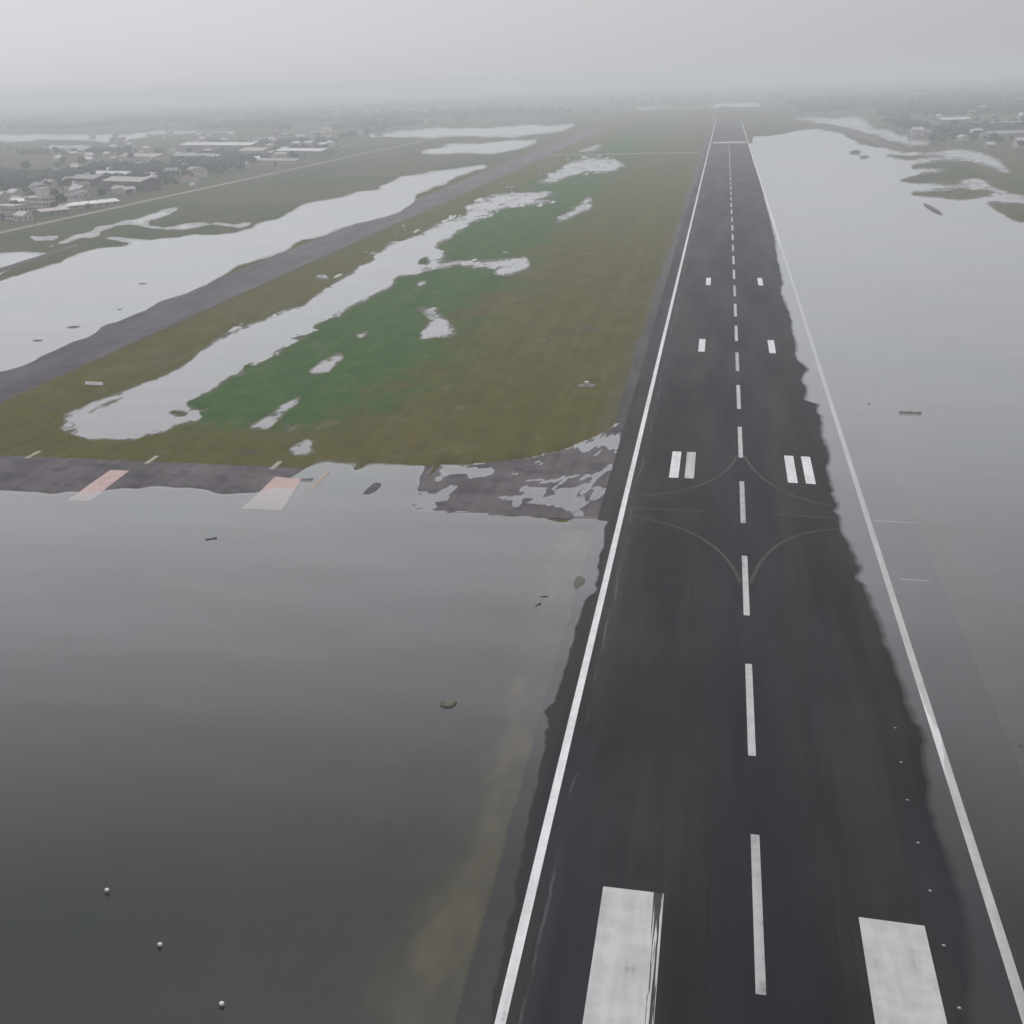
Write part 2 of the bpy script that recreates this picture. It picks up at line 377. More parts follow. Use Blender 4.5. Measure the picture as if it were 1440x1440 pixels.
# ------------------------------------------------------------------ shorelines surveyed on the ground (metres); 1 = flooded, 0 = stands dry
SHORES = [
    (1, [(-292.9,242.4),(-195.4,260.2),(-149.2,268.8),(-133.6,270.4),(-121.8,274.8),(-104.1,275.6),(-97.0,275.2),(-91.3,280.2),(-89.3,291.1),(-88.8,301.1),(-77.0,301.8),(-64.4,302.7),(-64.3,293.0),(-61.6,277.7),(-53.5,273.4),(-44.8,270.9),(-38.5,269.1),(-31.2,268.5),(-31.0,274.9),(-27.6,280.6),(-23.0,278.4),(-24.3,266.9),(-23.4,251.5),(-23.0,228.3),(-24.0,222.9),(-24.4,211.4),(-24.4,203.9),(-24.5,194.1),(-24.5,182.6),(-25.4,178.9),(-24.9,172.2),(-24.2,160.1),(-23.9,151.0),(-23.5,141.2),(-23.2,128.3),(-22.8,123.3),(-22.6,110.8),(-22.6,92.5),(-23.3,74.8),(-90.2,56.9)]),
    (0, [(-72.6,277.3),(-72.3,282.4),(-71.6,286.5),(-69.9,287.9),(-69.3,281.8),(-70.7,276.6)]),
    (0, [(-68.2,278.1),(-67.3,279.4),(-67.2,277.2)]),
    (0, [(-79.2,295.2),(-77.8,301.7),(-76.8,299.3),(-77.6,293.1)]),
    (1, [(21.6,2092.7),(46.1,2152.8),(70.9,2216.6),(127.9,2416.2),(143.2,2340.9),(143.3,2067.6),(147.1,1850.0),(150.7,1643.4),(177.6,1617.1),(205.8,1634.9),(214.8,1559.5),(213.5,1446.2),(211.3,1359.1),(208.0,1273.5),(230.9,1200.2),(352.6,1040.4),(297.3,583.1),(55.9,95.9),(20.4,86.4),(18.2,115.1),(16.8,120.7),(18.8,137.5),(18.9,148.2),(18.9,161.2),(18.8,170.6),(19.3,182.0),(19.1,188.8),(17.8,227.8),(16.8,272.7),(18.4,369.0),(16.6,466.2),(19.2,703.1),(20.4,975.3),(21.0,1451.4)]),
    (0, [(110.8,1211.5),(127.0,1224.3),(147.7,1253.4),(164.1,1303.7),(173.9,1339.8),(148.9,1307.8),(136.6,1301.7),(140.0,1349.6),(157.8,1386.0),(174.7,1424.7),(188.9,1454.7),(189.6,1376.2),(198.7,1294.3),(208.0,1273.5),(218.0,1289.0),(265.2,1232.7),(297.5,1112.8),(274.1,901.0),(219.7,952.5),(176.0,1039.2),(172.5,1123.3),(175.8,1196.9),(157.1,1217.3),(155.5,1155.3),(144.7,1150.1),(125.8,1146.6),(116.6,1170.8)]),
    (0, [(110.0,1074.2),(122.7,1078.6),(141.3,1088.4),(159.6,1066.2),(151.1,1037.0),(139.2,1009.9),(126.6,1006.0),(122.0,1035.4),(110.2,1043.1)]),
    (0, [(141.6,993.0),(149.2,970.8),(161.6,954.2),(199.7,926.1),(223.5,833.1),(177.3,821.0),(146.7,865.3),(143.0,873.8),(141.1,917.9)]),
    (0, [(130.5,1512.2),(150.9,1543.8),(183.5,1505.6),(186.2,1479.7),(162.1,1476.0),(136.1,1485.1)]),
    (0, [(116.9,1689.1),(130.0,1715.7),(128.1,1637.8),(117.1,1598.4)]),
    (0, [(114.0,1531.1),(124.4,1527.3),(123.7,1489.4),(111.8,1469.1)]),
    (1, [(98.9,3068.4),(164.8,3105.7),(233.4,3084.9),(226.3,2838.6),(204.9,2389.4),(215.4,2201.1),(210.5,1915.9),(210.6,1728.3),(208.1,1680.3),(190.4,1672.4),(177.6,1744.1),(173.9,1895.1),(171.6,2124.1),(172.6,2414.7),(154.4,2608.6),(137.7,2703.3),(114.0,2810.9)]),
    (1, [(-298.9,343.1),(-316.9,439.0),(-314.4,598.2),(-316.8,648.1),(-320.4,712.2),(-311.1,753.7),(-334.2,769.0),(-357.7,781.2),(-342.4,788.6),(-310.1,783.8),(-294.2,799.1),(-274.0,802.4),(-274.7,831.4),(-275.5,862.3),(-278.8,936.1),(-283.3,969.2),(-293.4,1023.5),(-283.4,1109.0),(-269.1,1143.6),(-275.4,1191.9),(-283.2,1319.3),(-277.2,1423.6),(-259.0,1477.2),(-244.4,1576.1),(-227.5,1432.7),(-233.4,1327.4),(-235.0,1200.8),(-233.0,1137.6),(-214.2,1032.5),(-205.1,945.3),(-205.6,904.7),(-215.0,816.2),(-220.9,735.0),(-216.3,607.0),(-218.6,551.6),(-215.8,486.0),(-212.3,435.6),(-214.9,399.8),(-216.1,358.4),(-210.8,256.8),(-215.2,201.5)]),
    (0, [(-273.4,1167.5),(-241.3,1173.6),(-237.2,1153.4),(-268.8,1147.3)]),
    (1, [(-366.6,736.5),(-360.1,754.5),(-365.8,801.5),(-371.6,858.5),(-374.7,933.5),(-384.5,979.2),(-386.9,1021.9),(-380.9,1040.4),(-374.8,1014.3),(-369.1,977.7),(-360.1,921.8),(-353.0,871.5),(-336.6,865.8),(-312.8,864.5),(-276.9,866.9),(-280.3,849.1),(-304.0,845.9),(-306.7,824.3),(-319.9,833.5),(-345.6,852.5),(-361.9,858.0),(-361.1,822.3),(-354.6,781.1),(-352.4,747.1),(-354.8,729.3)]),
    (1, [(-463.0,653.8),(-406.5,698.8),(-371.6,712.2),(-349.3,708.9),(-335.8,699.1),(-338.2,677.1),(-329.6,628.5),(-326.5,555.8),(-326.7,453.4)]),
    (1, [(-403.0,802.8),(-387.0,798.1),(-375.4,797.7),(-370.7,777.6),(-386.2,781.9)]),
    (1, [(-382.3,849.9),(-378.0,897.5),(-374.0,912.5),(-370.7,867.8),(-371.5,835.9)]),
    (1, [(-576.6,2388.1),(-574.6,2715.1),(-533.8,2923.8),(-369.0,2923.4),(-278.3,3029.3),(-265.0,2925.6),(-258.8,2498.7),(-324.2,2384.5),(-407.5,2347.4),(-490.2,2310.6)]),
    (1, [(-364.0,1755.6),(-367.9,1901.6),(-363.7,2090.8),(-318.4,2188.2),(-266.1,2236.5),(-253.3,2152.1),(-250.4,1831.7),(-261.5,1732.4),(-293.5,1778.8),(-323.5,1756.7)]),
    (1, [(-2574.4,3437.3),(-1583.9,3129.4),(-1345.3,3065.3),(-1084.6,2899.3),(-924.6,2874.1),(-870.5,2726.4),(-963.6,2609.9),(-1131.5,2573.5),(-1267.0,2679.3),(-1345.9,2654.9),(-2093.3,2789.9)]),
    (1, [(-774.0,2440.4),(-741.7,2545.7),(-665.2,2597.9),(-642.6,2518.5),(-690.2,2453.3),(-738.7,2335.5)]),
    (1, [(-1085.9,2292.1),(-1049.5,2355.0),(-998.8,2357.7),(-954.1,2256.7),(-978.3,2193.2),(-1024.1,2165.3)]),
    (1, [(-1264.3,2016.3),(-1110.0,2043.0),(-1020.7,2029.6),(-980.3,1952.7),(-1029.8,1893.3),(-1158.0,1844.6)]),
    (1, [(-295.3,3896.8),(-231.6,4332.3),(-83.8,4523.8),(109.5,4546.3),(87.0,3972.2),(-124.1,3921.1)]),
    (1, [(-802.9,2138.2),(-761.2,2215.5),(-680.2,2251.7),(-639.3,2132.7),(-713.7,2075.3)]),
    (1, [(-160.6,321.5),(-160.8,327.0),(-164.5,333.1),(-164.1,343.4),(-163.9,357.0),(-162.6,371.6),(-161.4,382.0),(-162.2,392.6),(-163.0,409.5),(-166.0,433.9),(-166.9,461.3),(-166.7,491.9),(-165.1,517.3),(-162.2,535.7),(-159.3,545.4),(-163.1,575.6),(-164.2,609.1),(-167.1,646.2),(-168.5,687.8),(-166.9,727.9),(-172.4,744.5),(-169.8,776.1),(-168.0,847.3),(-164.8,952.1),(-171.3,985.8),(-167.2,1058.0),(-159.5,1111.0),(-135.6,1107.2),(-123.2,1064.8),(-132.0,1016.1),(-109.3,1025.2),(-115.0,990.8),(-131.8,959.5),(-142.5,955.3),(-143.2,914.4),(-148.1,877.0),(-145.7,813.3),(-145.5,768.3),(-143.4,708.8),(-142.8,679.4),(-123.8,685.3),(-107.3,685.4),(-101.0,699.9),(-90.8,705.9),(-87.3,669.1),(-89.6,638.1),(-96.7,628.1),(-99.5,658.2),(-121.0,668.5),(-134.2,652.2),(-140.1,634.1),(-138.7,598.6),(-138.8,572.7),(-141.2,546.6),(-139.9,519.2),(-143.4,502.0),(-144.0,478.3),(-139.7,456.9),(-138.3,439.5),(-142.0,417.9),(-141.0,409.8),(-134.5,401.6),(-139.2,395.5),(-138.3,379.9),(-138.4,365.2),(-139.5,354.0),(-129.6,339.9),(-129.2,333.4),(-134.0,331.1),(-135.0,321.6),(-141.1,316.1),(-147.7,314.4),(-154.4,317.1)]),
    (1, [(-145.3,737.5),(-143.6,757.7),(-130.6,708.8),(-131.0,688.1),(-138.8,693.8)]),
    (0, [(-140.1,340.0),(-138.9,344.4),(-135.8,342.3),(-132.8,339.4),(-135.0,339.1),(-138.1,341.2)]),
    (0, [(-159.4,337.2),(-159.8,352.0),(-159.1,361.4),(-157.6,354.2),(-157.7,340.0),(-157.5,334.1)]),
    (1, [(-160.2,1211.1),(-154.0,1289.4),(-155.7,1482.7),(-156.4,1560.1),(-115.9,1587.2),(-96.9,1488.9),(-93.3,1352.8),(-102.0,1305.5),(-122.0,1329.9),(-131.9,1248.0),(-139.9,1190.7)]),
    (1, [(-166.4,1727.4),(-168.6,1908.8),(-159.7,2053.5),(-146.1,1840.8),(-149.7,1688.6)]),
    (1, [(-138.7,1819.1),(-133.5,1911.9),(-127.7,1851.0),(-134.0,1799.0)]),
    (1, [(-99.6,852.0),(-100.3,887.4),(-99.5,920.6),(-97.9,956.1),(-99.9,1036.2),(-99.5,1074.4),(-93.2,1035.3),(-86.8,949.8),(-92.2,920.0),(-92.3,877.7),(-94.8,843.3)]),
    (1, [(-119.0,404.6),(-121.3,426.3),(-121.2,445.3),(-116.7,438.0),(-113.3,409.7),(-115.8,402.8)]),
    (1, [(-123.6,474.2),(-121.1,489.5),(-117.9,485.2),(-118.1,466.1)]),
    (1, [(-113.7,542.7),(-107.6,535.8),(-99.8,522.3),(-91.9,498.3),(-85.1,479.3),(-91.1,473.0),(-98.6,469.4),(-100.2,489.8),(-100.7,508.8)]),
    (1, [(-116.8,332.1),(-115.3,342.0),(-114.9,366.6),(-112.4,380.3),(-111.2,372.7),(-110.9,349.4),(-110.9,333.8),(-114.1,331.0)]),
    (1, [(-182.4,635.4),(-178.6,645.9),(-173.3,635.7),(-176.4,625.5)]),
    (1, [(-127.6,610.5),(-127.1,632.1),(-124.4,627.2),(-123.7,601.5)]),
    (1, [(-100.7,312.5),(-98.5,321.4),(-94.8,320.5),(-94.3,312.2),(-90.0,308.8),(-94.7,304.7),(-98.0,307.5)]),
    (1, [(-92.0,353.8),(-85.6,355.6),(-84.9,353.2),(-91.3,352.2)]),
]
WATERLINE_EAST = [(105.6, 15.51), (120.7, 16.83), (137.5, 18.84), (148.2, 18.94), (161.2, 18.87), (170.6, 18.83), (182.0, 19.31), (188.8, 19.12), (208.8, 18.9), (220.4, 18.62), (227.8, 17.76), (246.7, 17.8), (261.8, 17.46), (272.7, 16.79), (280.6, 16.2), (297.5, 17.14), (309.2, 16.79), (332.4, 18.16), (349.6, 17.36), (369.0, 18.41), (379.8, 18.34), (383.0, 16.17), (398.4, 16.54), (418.1, 16.54), (428.9, 18.33), (443.1, 15.91), (466.2, 16.64), (500.3, 17.14), (532.8, 17.46), (577.2, 16.35), (601.3, 17.64), (676.0, 18.36), (825.2, 20.07), (975.3, 20.38), (1190.4, 21.85), (1451.4, 20.98), (1855.9, 21.22)]
WATERLINE_WEST = [(110.8, -22.61), (123.3, -22.77), (128.3, -23.24), (141.2, -23.54), (151.0, -23.89), (160.1, -24.23), (172.2, -24.85), (178.9, -25.41), (182.6, -24.53), (194.1, -24.46), (203.9, -24.41), (211.4, -24.38), (222.9, -24.0), (228.3, -23.01), (251.5, -23.39), (266.9, -24.28)]

WE = np.array(WATERLINE_EAST); WW = np.array(WATERLINE_WEST)

def inside(px, py, poly):
    P = np.array(poly); c = np.zeros(px.shape, bool)
    bb = (px >= P[:, 0].min()) & (px <= P[:, 0].max()) & (py >= P[:, 1].min()) & (py <= P[:, 1].max())
    if not bb.any(): return c
    x, y = px[bb], py[bb]; r = np.zeros(x.shape, bool); j = len(P)-1
    for i in range(len(P)):
        (xi, yi), (xj, yj) = P[i], P[j]
        if yi != yj:
            r ^= ((yi > y) != (yj > y)) & (x < (xj-xi)*(y-yi)/(yj-yi)+xi)
        j = i
    c[bb] = r
    return c

# terrain lattice: a fan of rings, close-set near and wide apart far away
AZ0, AZ1, NA = math.radians(-50), math.radians(30), 900
W0, W1_, NR = 1/62.0, 1/FAR, 840
FX, FY = -7.0, 0.0
def lattice(i, j):
    az = AZ0 + (AZ1-AZ0)*j/(NA-1)
    t = i/(NR-1)
    w = W0*(1-t)**1.25 + W1_
    r = 1/np.maximum(w - W1_*(1-t)**1.25, W1_)
    return FX + r*np.sin(az), FY + r*np.cos(az), r
I, J = np.meshgrid(np.arange(NR, dtype=float), np.arange(NA, dtype=float), indexing='ij')
X, Y, RR = lattice(I, J)
wet = np.zeros(X.shape)
WI, WJ = np.zeros(X.shape), np.zeros(X.shape)          # ragged water's edge
for wl_, am in ((34.0, 4.2), (15.0, 3.0), (6.5, 2.0), (3.0, 1.2)):
    WI += am*vnoise(J/(wl_*1.5)+3.3, I/wl_+8.1); WJ += 1.3*am*vnoise(J/(wl_*1.5)+51.3, I/wl_+28.7)
for di, dj in ((-.25, -.25), (.25, .25), (-.25, .25), (.25, -.25)):
    x, y, _ = lattice(np.clip(I+di+WI, 0, NR-1), J+dj+WJ)
    mk = np.zeros(x.shape, bool)
    for k, poly in SHORES:
        q = inside(x, y, poly)
        mk = (mk | q) if k else (mk & ~q)
    wet += mk/4.0
def blur(a, r):
    for ax in (0, 1):
        p = np.pad(a, [(r, r) if k == ax else (0, 0) for k in (0, 1)], mode='edge')
        c = np.cumsum(np.insert(p, 0, 0, axis=ax), axis=ax)
        n = a.shape[ax]
        a = (np.take(c, np.arange(2*r+1, 2*r+1+n), axis=ax) - np.take(c, np.arange(0, n), axis=ax))/(2*r+1)
    return a
near = blur(blur(wet, 1), 1)
wide = blur(blur(near, 8), 8)
cell = RR*(AZ1-AZ0)/NA
nzz = np.zeros(X.shape)
for wl_, am in ((42.0, .30), (17.0, .26), (7.0, .22), (3.0, .16)):
    nzz += am*np.clip(wl_/(2.5*cell), 0, 1)**1.5*vnoise(X/wl_+13.7, Y/(wl_*1.6)+5.1)
f = .5 - near                                   # + dry, - wet
st = vnoise(X/5.5+1, Y/19) + .7*vnoise(X/2.3+6, Y/8+3) + .35*vnoise(X/1.2, Y/3)
grassy = (X < -36) & (X > -186) & (Y > 310)
f = np.where(grassy, f - np.clip(st-.30, 0, 1)*3.2*np.clip(wide*3.0-.15, 0, 1)*np.clip(5.0/cell, 0, 1), f)
edge = np.clip(1-np.abs(f)*2.0, 0, 1)
f = f + nzz*(.25+.75*edge)*1.25
sg = np.clip(np.where(f > 0, .5-wide, wide-.5)*2, 0, 1)
Z = f*np.where(f > 0, .28+.35*sg, .34+1.1*sg)
Z = np.clip(Z, -.85, .55)
# shallow verge west of the runway under the foreground flood
sv = -24.0 - X
vg = (Y < 262) & (sv > -4) & (sv < 22)
svn = sv + 2.6*vnoise(X/40+2, Y/17) + 1.2*vnoise(X/9+2, Y/6)
shelf = -.075 - .01*np.clip(svn, 0, 4) + .075*np.exp(-((svn-5.2)/1.7)**2)*(.55+1.1*vnoise(X/30+7, Y/22)) - .045*np.clip(svn-6, 0, 30) + .10*vnoise(X/3, Y/8) + .09*vnoise(X/1.3+9, Y/3.5)
Z = np.where(vg, np.maximum(Z, np.minimum(shelf, -.012)), Z)

# gently shelving bed east of the runway
ev = (X > 24) & (X < 90) & (Y < 1850)
Z = np.where(ev, np.maximum(Z, np.minimum(-(X-17.5)*.0165 + .05*vnoise(X/6, Y/15), -.03)), Z)
# shallow puddled bank between connector and runway stays close to the water level
FILLET = np.array([(-190.0, 295), (-88, 296), (-72, 299), (-56, 305), (-46, 311), (-38, 320), (-31, 336), (-26, 356)])
pb = (X > -62) & (X < -24) & (Y > 268) & (Y < np.interp(X, FILLET[:, 0], FILLET[:, 1])+1.5)
pbz = .014 + .20*vnoise(X/8.0+4, Y/7.0) + .16*vnoise(X/3.0, Y/4.0+7) + .12*vnoise(X/1.2, Y/2.0)
Z = np.where(pb, np.clip(pbz, -.08, .14), Z)
# verge west of the runway lies flush with the shoulder
vw = (X > -46) & (X < -24) & (Y > 318)
Z = np.where(vw, np.minimum(Z, .03 + .016*np.clip(-31-X, 0, 20) + .03*nzz), Z)

def sample_z(x, y):
    """height of the surveyed terrain at any point (bilinear on the lattice)"""
    x, y = np.asarray(x, float), np.asarray(y, float)
    r = np.hypot(x-FX, y-FY); az = np.arctan2(x-FX, y-FY)
    col_i = np.clip((az-AZ0)/(AZ1-AZ0)*(NA-1), 0, NA-1.001)
    row_i = np.clip(np.interp(-1/r, -1/RR[:, 0], np.arange(NR)), 0, NR-1.001)
    i, j = row_i.astype(int), col_i.astype(int); u, v = row_i-i, col_i-j
    return (ZS[i, j]*(1-u)+ZS[i+1, j]*u)*(1-v) + (ZS[i, j+1]*(1-u)+ZS[i+1, j+1]*u)*v
ZS = Z.copy()

RW_W, RW_E, RW_S, RW_N = -26.0, 30.0, 55.0, 3060.0
def runway_z(x, y):
    x, y = np.asarray(x, float), np.asarray(y, float)
    amp = np.clip(500/np.maximum(y, 1), .15, 1)
    xe = np.interp(y, WE[:, 0], WE[:, 1]) + amp*(1.1*vnoise(y/9+3, 0*y+2.5) + .7*vnoise(y/3.1, 0*y+7.5) + .45*vnoise(y/1.2, 0*y+17.5))
    xw = np.where(y < 268, np.interp(y, WW[:, 0], WW[:, 1]) + .9*vnoise(y/6+31, 0*y+.5) + .7*vnoise(y/2.1+31, 0*y+4.5) + .4*vnoise(y/.9, 0*y+14.5), -29.0)
    xe = np.where(y > 1880, 60, xe)
    ze = np.clip((xe-x)*np.where(x > xe, .0125, .017), -.5, .16)
    zw = np.clip((x-xw)*.045, -.25, .16)
    z = np.minimum(ze, zw) + .012*vnoise(x/5, y/12) + .008*vnoise(x/1.7, y/3)
    return np.where((y > 1880) & (x > 24), -.4, z)

# the ground dips under the paved strips that lie on it
def footprint(x0, x1, y0, y1, mg=0.6):
    return (X > x0+mg) & (X < x1-mg) & (Y > y0+mg) & (Y < y1-mg)
ground_z = Z.copy()
rw = footprint(RW_W, RW_E, RW_S, RW_N, 0.4) & ((X < 23) | (Y < 1880))
top_z = Z.copy()
rwa = (X > RW_W) & (X < RW_E) & (Y > RW_S) & (Y < RW_N) & ((X < 23) | (Y < 1880))
top_z[rwa] = runway_z(X[rwa], Y[rwa])
ground_z[rw] = np.minimum(ground_z[rw], -.9)
for a0, a1, b0, b1 in ((-131.9, -126.3, 262.5, 288), (-95.2, -85.6, 262.5, 289)):     # painted panels lie under a thin film only
    q = (X > a0) & (X < a1) & (Y > b0) & (Y < b1)
    top_z[q] = np.maximum(top_z[q], -.10 + .004*(Y[q]-b0))
TAXI = (-216.5, -190.0, 150.0, 2600.0); CONN = (-190.0, -26.0, 268.0, 295.0); SHLD = (-28.8, -25.6, 352.0, 2600.0)
CROSS = (-190.0, -30.5, 1668.0, 1690.0); ROAD = (-431.0, -424.0, 500.0, 2400.0)
dips = (TAXI, CONN, CROSS, ROAD)
for a in dips:
    q = footprint(*a, mg=1.0); ground_z[q] -= .22
ground_z[pb] = np.minimum(ground_z[pb], -.3)

ids = (np.arange(NR)[:, None]*NA + np.arange(NA)[None, :])
Q = np.stack([ids[:-1, :-1], ids[:-1, 1:], ids[1:, 1:], ids[1:, :-1]], -1).reshape(-1, 4)
ground = put('ground', np_mesh('ground', np.stack([X, Y, ground_z], -1).reshape(-1, 3), Q), MT['grass'])
tag(ground, 'low waterlogged airfield grassland with green and brown patches', 'ground', kind='structure')

wetq = (top_z < .06).ravel()
Qw = Q[wetq[Q].any(1)]
use = np.unique(Qw); mp_ = np.full(NR*NA, -1); mp_[use] = np.arange(len(use))
wv = np.stack([X, Y, np.zeros_like(X)], -1).reshape(-1, 3)[use]
wm = np_mesh('flood_water', wv, mp_[Qw])
at = wm.attributes.new('depth', 'FLOAT', 'POINT')
at.data.foreach_set('value', np.clip(-top_z.ravel()[use], 0, 2).astype(np.float32))
wd_ = wm.attributes.new('weedy', 'FLOAT', 'POINT')
wy = np.clip((-31-X)/4, 0, 1)*np.clip((Y-np.interp(X, FILLET[:, 0], FILLET[:, 1])-1)/6, 0, 1)
wy = np.maximum(wy, np.clip((X-70)/30, 0, 1)*np.clip((Y-700)/100, 0, 1))
wy = wy*np.where(X < -188, .35, 1.0)
wd_.data.foreach_set('value', wy.ravel()[use].astype(np.float32))
water = put('flood_water', wm, MT['water'])
tag(water, 'still grey floodwater standing over the airfield', 'water', kind='structure')

# ------------------------------------------------------------------ runway and its paint
def ysteps(y0, y1, px=5.0):
    ys = [y0]
    while ys[-1] < y1: ys.append(ys[-1] + max(.5, px*ys[-1]**2/165000.0))
    ys[-1] = y1
    return np.array(ys)
def strip_mesh(name, xs, ys, zf, dz, warp=None):
    Xs, Ys = np.meshgrid(xs, ys, indexing='xy')
    if warp: Xs, Ys = warp(Xs, Ys)
    Zs = zf(Xs, Ys) + dz
    n, k = len(ys), len(xs); a = (np.arange(n)[:, None]*k + np.arange(k)[None, :])
    q = np.stack([a[:-1, :-1], a[:-1, 1:], a[1:, 1:], a[1:, :-1]], -1).reshape(-1, 4)
    return np_mesh(name, np.stack([Xs, Ys, Zs], -1).reshape(-1, 3), q)
runway = put('runway', strip_mesh('runway', np.arange(RW_W, RW_E+.1, 1.0), ysteps(RW_S, RW_N, 4), runway_z, 0), MT['runway'])
tag(runway, 'long dark asphalt runway with water lapping over its eastern edge', 'runway', kind='structure')

def mark(name, x0, x1, y0, y1, mat, nx=2, label=None):
    o = put(name, strip_mesh(name, np.linspace(x0, x1, nx), ysteps(y0, y1, 4), runway_z, .03), mat, runway)
    if label: o['label'] = label
    return o
for k in range(-2, 36):
    y0 = 120.6 + 50*k
    if y0+30 > 1895: break
    mark('centre_dash', -.45, .45, y0, y0+30, MT['white_dull' if k % 3 else 'white_worn'])
mark('side_stripe', -22.3, -21.35, 60, 2900, MT['white'], label='bright white stripe along the dry western edge')
mark('side_stripe', 21.35, 22.3, 60, 2900, MT['white'], label='white stripe showing through shallow water along the eastern edge')
mark('aiming_block', -14.9, -8.95, 76, 136, MT['white_scrub'], 7, 'broad white block with its inner side scrubbed in streaks')
mark('aiming_block', 9.3, 15.2, 76, 136, MT['white_dull'], 7, 'broad clean white block')
for y0, xs in ((301.2, ((-14.2, -12.35), (-11.15, -9.3), (8.85, 10.7), (12.25, 14.1))), (450.6, ((-11.0, -9.15), (9.1, 10.95))), (601.0, ((-10.7, -8.9), (8.9, 10.7)))):
    for i, (a, b) in enumerate(xs):
        mark('touchdown_bar', a, b, y0, y0+22.7, MT['white_dull' if (len(xs) == 4 and i == 1) else 'white'], 3)
mark('threshold_bar', -19.0, 19.5, 1898, 1935, MT['white_dull'])

def ribbon(name, pts, width, mat, zf, dz, parent):
    pts = [Vector(p) for p in pts]; v, fc = [], []
    for i, q in enumerate(pts):
        t = (pts[min(i+1, len(pts)-1)] - pts[max(i-1, 0)]).normalized(); nrm = Vector((-t.y, t.x))
        for s in (-.5, .5):
            c = q + nrm*s*width; v.append((c.x, c.y, float(zf(c.x, c.y))+dz))
        if i: fc.append((2*i-2, 2*i, 2*i+1, 2*i-1))
    return put(name, pydata(name, v, fc), mat, parent)
def bez(a, b, c, n=22):
    return [((1-t)**2*a[0]+2*t*(1-t)*b[0]+t*t*c[0], (1-t)**2*a[1]+2*t*(1-t)*b[1]+t*t*c[1]) for t in [k/n for k in range(n+1)]]
# faded lead-off lines sweeping between the centre line and the crossing taxiway
for a, b, c in (((-20.8, 285.2), (-4, 291), (-.8, 322)), ((-20.8, 271.8), (-4, 266), (-.8, 236)), ((16.4, 285.6), (4, 291), (.8, 322)), ((16.4, 270.2), (4, 266), (.8, 236))):
    ribbon('lead_line', bez(a, b, c), .6, MT['yellow'], runway_z, .035, runway)
for a, b in ((-20.8, -6.5), (5.5, 16.2)):
    ribbon('lead_line', [(a+(b-a)*t/14, 277.2) for t in range(15)], .6, MT['yellow'], runway_z, .035, runway)

ribbon('lead_line', [(22.8+.7*k, 277.2) for k in range(11)], .8, MT['cream'], runway_z, .035, runway)
ribbon('lead_line', [(23.7+.5*k, 243.6) for k in range(10)], .8, MT['cream'], runway_z, .035, runway)

# ------------------------------------------------------------------ other pavement
def pave(name, rect, nx, mat, label, cat, dz=.035, px=4, zf=None, warp=None):
    o = put(name, strip_mesh(name, np.linspace(rect[0], rect[1], nx), ysteps(rect[2], rect[3], px), zf or sample_z, dz, warp), mat)
    return tag(o, label, cat, kind='structure')
lift = lambda lo: (lambda x, y: np.maximum(sample_z(x, y), lo))
def fan(x, y):                                  # the connector widens into a fillet at the runway
    t = (y-CONN[2])/(CONN[3]-CONN[2])
    return x, CONN[2] + t*(np.interp(x, FILLET[:, 0], FILLET[:, 1])-CONN[2]) - 0*t
def ragged(x, y):                               # grass creeps over the outer edge of the shoulder
    t = np.clip((-25.6-x)/3.2, 0, 1)
    return x + t*(1.6*vnoise(y/16, 0*y+3.5) + 1.1*vnoise(y/5, 0*y+9.5)), y
taxi = pave('parallel_taxiway', TAXI, 14, MT['taxi'], 'grey taxiway running parallel to the runway between two floods', 'taxiway', .05)
conn = pave('connecting_taxiway', CONN, 165, MT['conn'], 'wet purplish grey taxiway joining the runway, part drowned', 'taxiway', .03, 3, warp=fan)
pave('runway_shoulder', SHLD, 5, MT['shoulder'], 'dark paved shoulder along the grass side of the runway', 'shoulder', 0, zf=lambda x, y: .085 + .02*vnoise(x/3, y/8), warp=ragged)
pave('cross_taxiway', CROSS, 60, MT['cross'], 'pale silted taxiway crossing the far grass', 'taxiway', .05)
pave('perimeter_road', ROAD, 4, MT['road'], 'pale gravel road along the town side of the airfield', 'road', .2)

def slab(name, pts, mat, parent, zf, dz, nx=5, ny=12, label=None):
    """a sheet between four corners, laid on the surface"""
    a, b, c, d = [np.array(q, float) for q in pts]; V = []
    for j in range(ny+1):
        for i in range(nx+1):
            s, t = i/nx, j/ny
            q = (a*(1-s)+b*s)*(1-t) + (d*(1-s)+c*s)*t
            V.append((q[0], q[1], float(zf(q[0], q[1]))+dz))
    F = [(j*(nx+1)+i, j*(nx+1)+i+1, (j+1)*(nx+1)+i+1, (j+1)*(nx+1)+i) for j in range(ny) for i in range(nx)]
    o = put(name, pydata(name, V, F), mat, parent)
    if label: o['label'] = label
    return o
hold = lambda x, y: np.maximum(sample_z(x, y), -.13+.004*(y-262.5))
slab('holding_panel', ((-131.4, 263.6), (-126.6, 263.9), (-127.2, 287), (-131.6, 287)), MT['red'], conn, hold, .06, label='pale washed out red panel reaching into the flood')
slab('holding_panel', ((-94.2, 264.0), (-86.2, 264.5), (-88.6, 288), (-94.4, 288)), MT['red'], conn, hold, .06, label='broad faded red panel beside the drowned stretch')
ribbon('holding_line', [(-84.6, 263+1.9*k) for k in range(18)], 1.0, MT['cream'], hold, .062, conn)
for x in (-155.0, -125.9, -96.9):
    slab('shoulder_stripe', ((x-.55, 293.5), (x+.55, 293.5), (x+.55, 300.6), (x-.55, 300.6)), MT['cream'], conn, lambda a, b: np.maximum(sample_z(a, b), .06), .1, 2, 6)

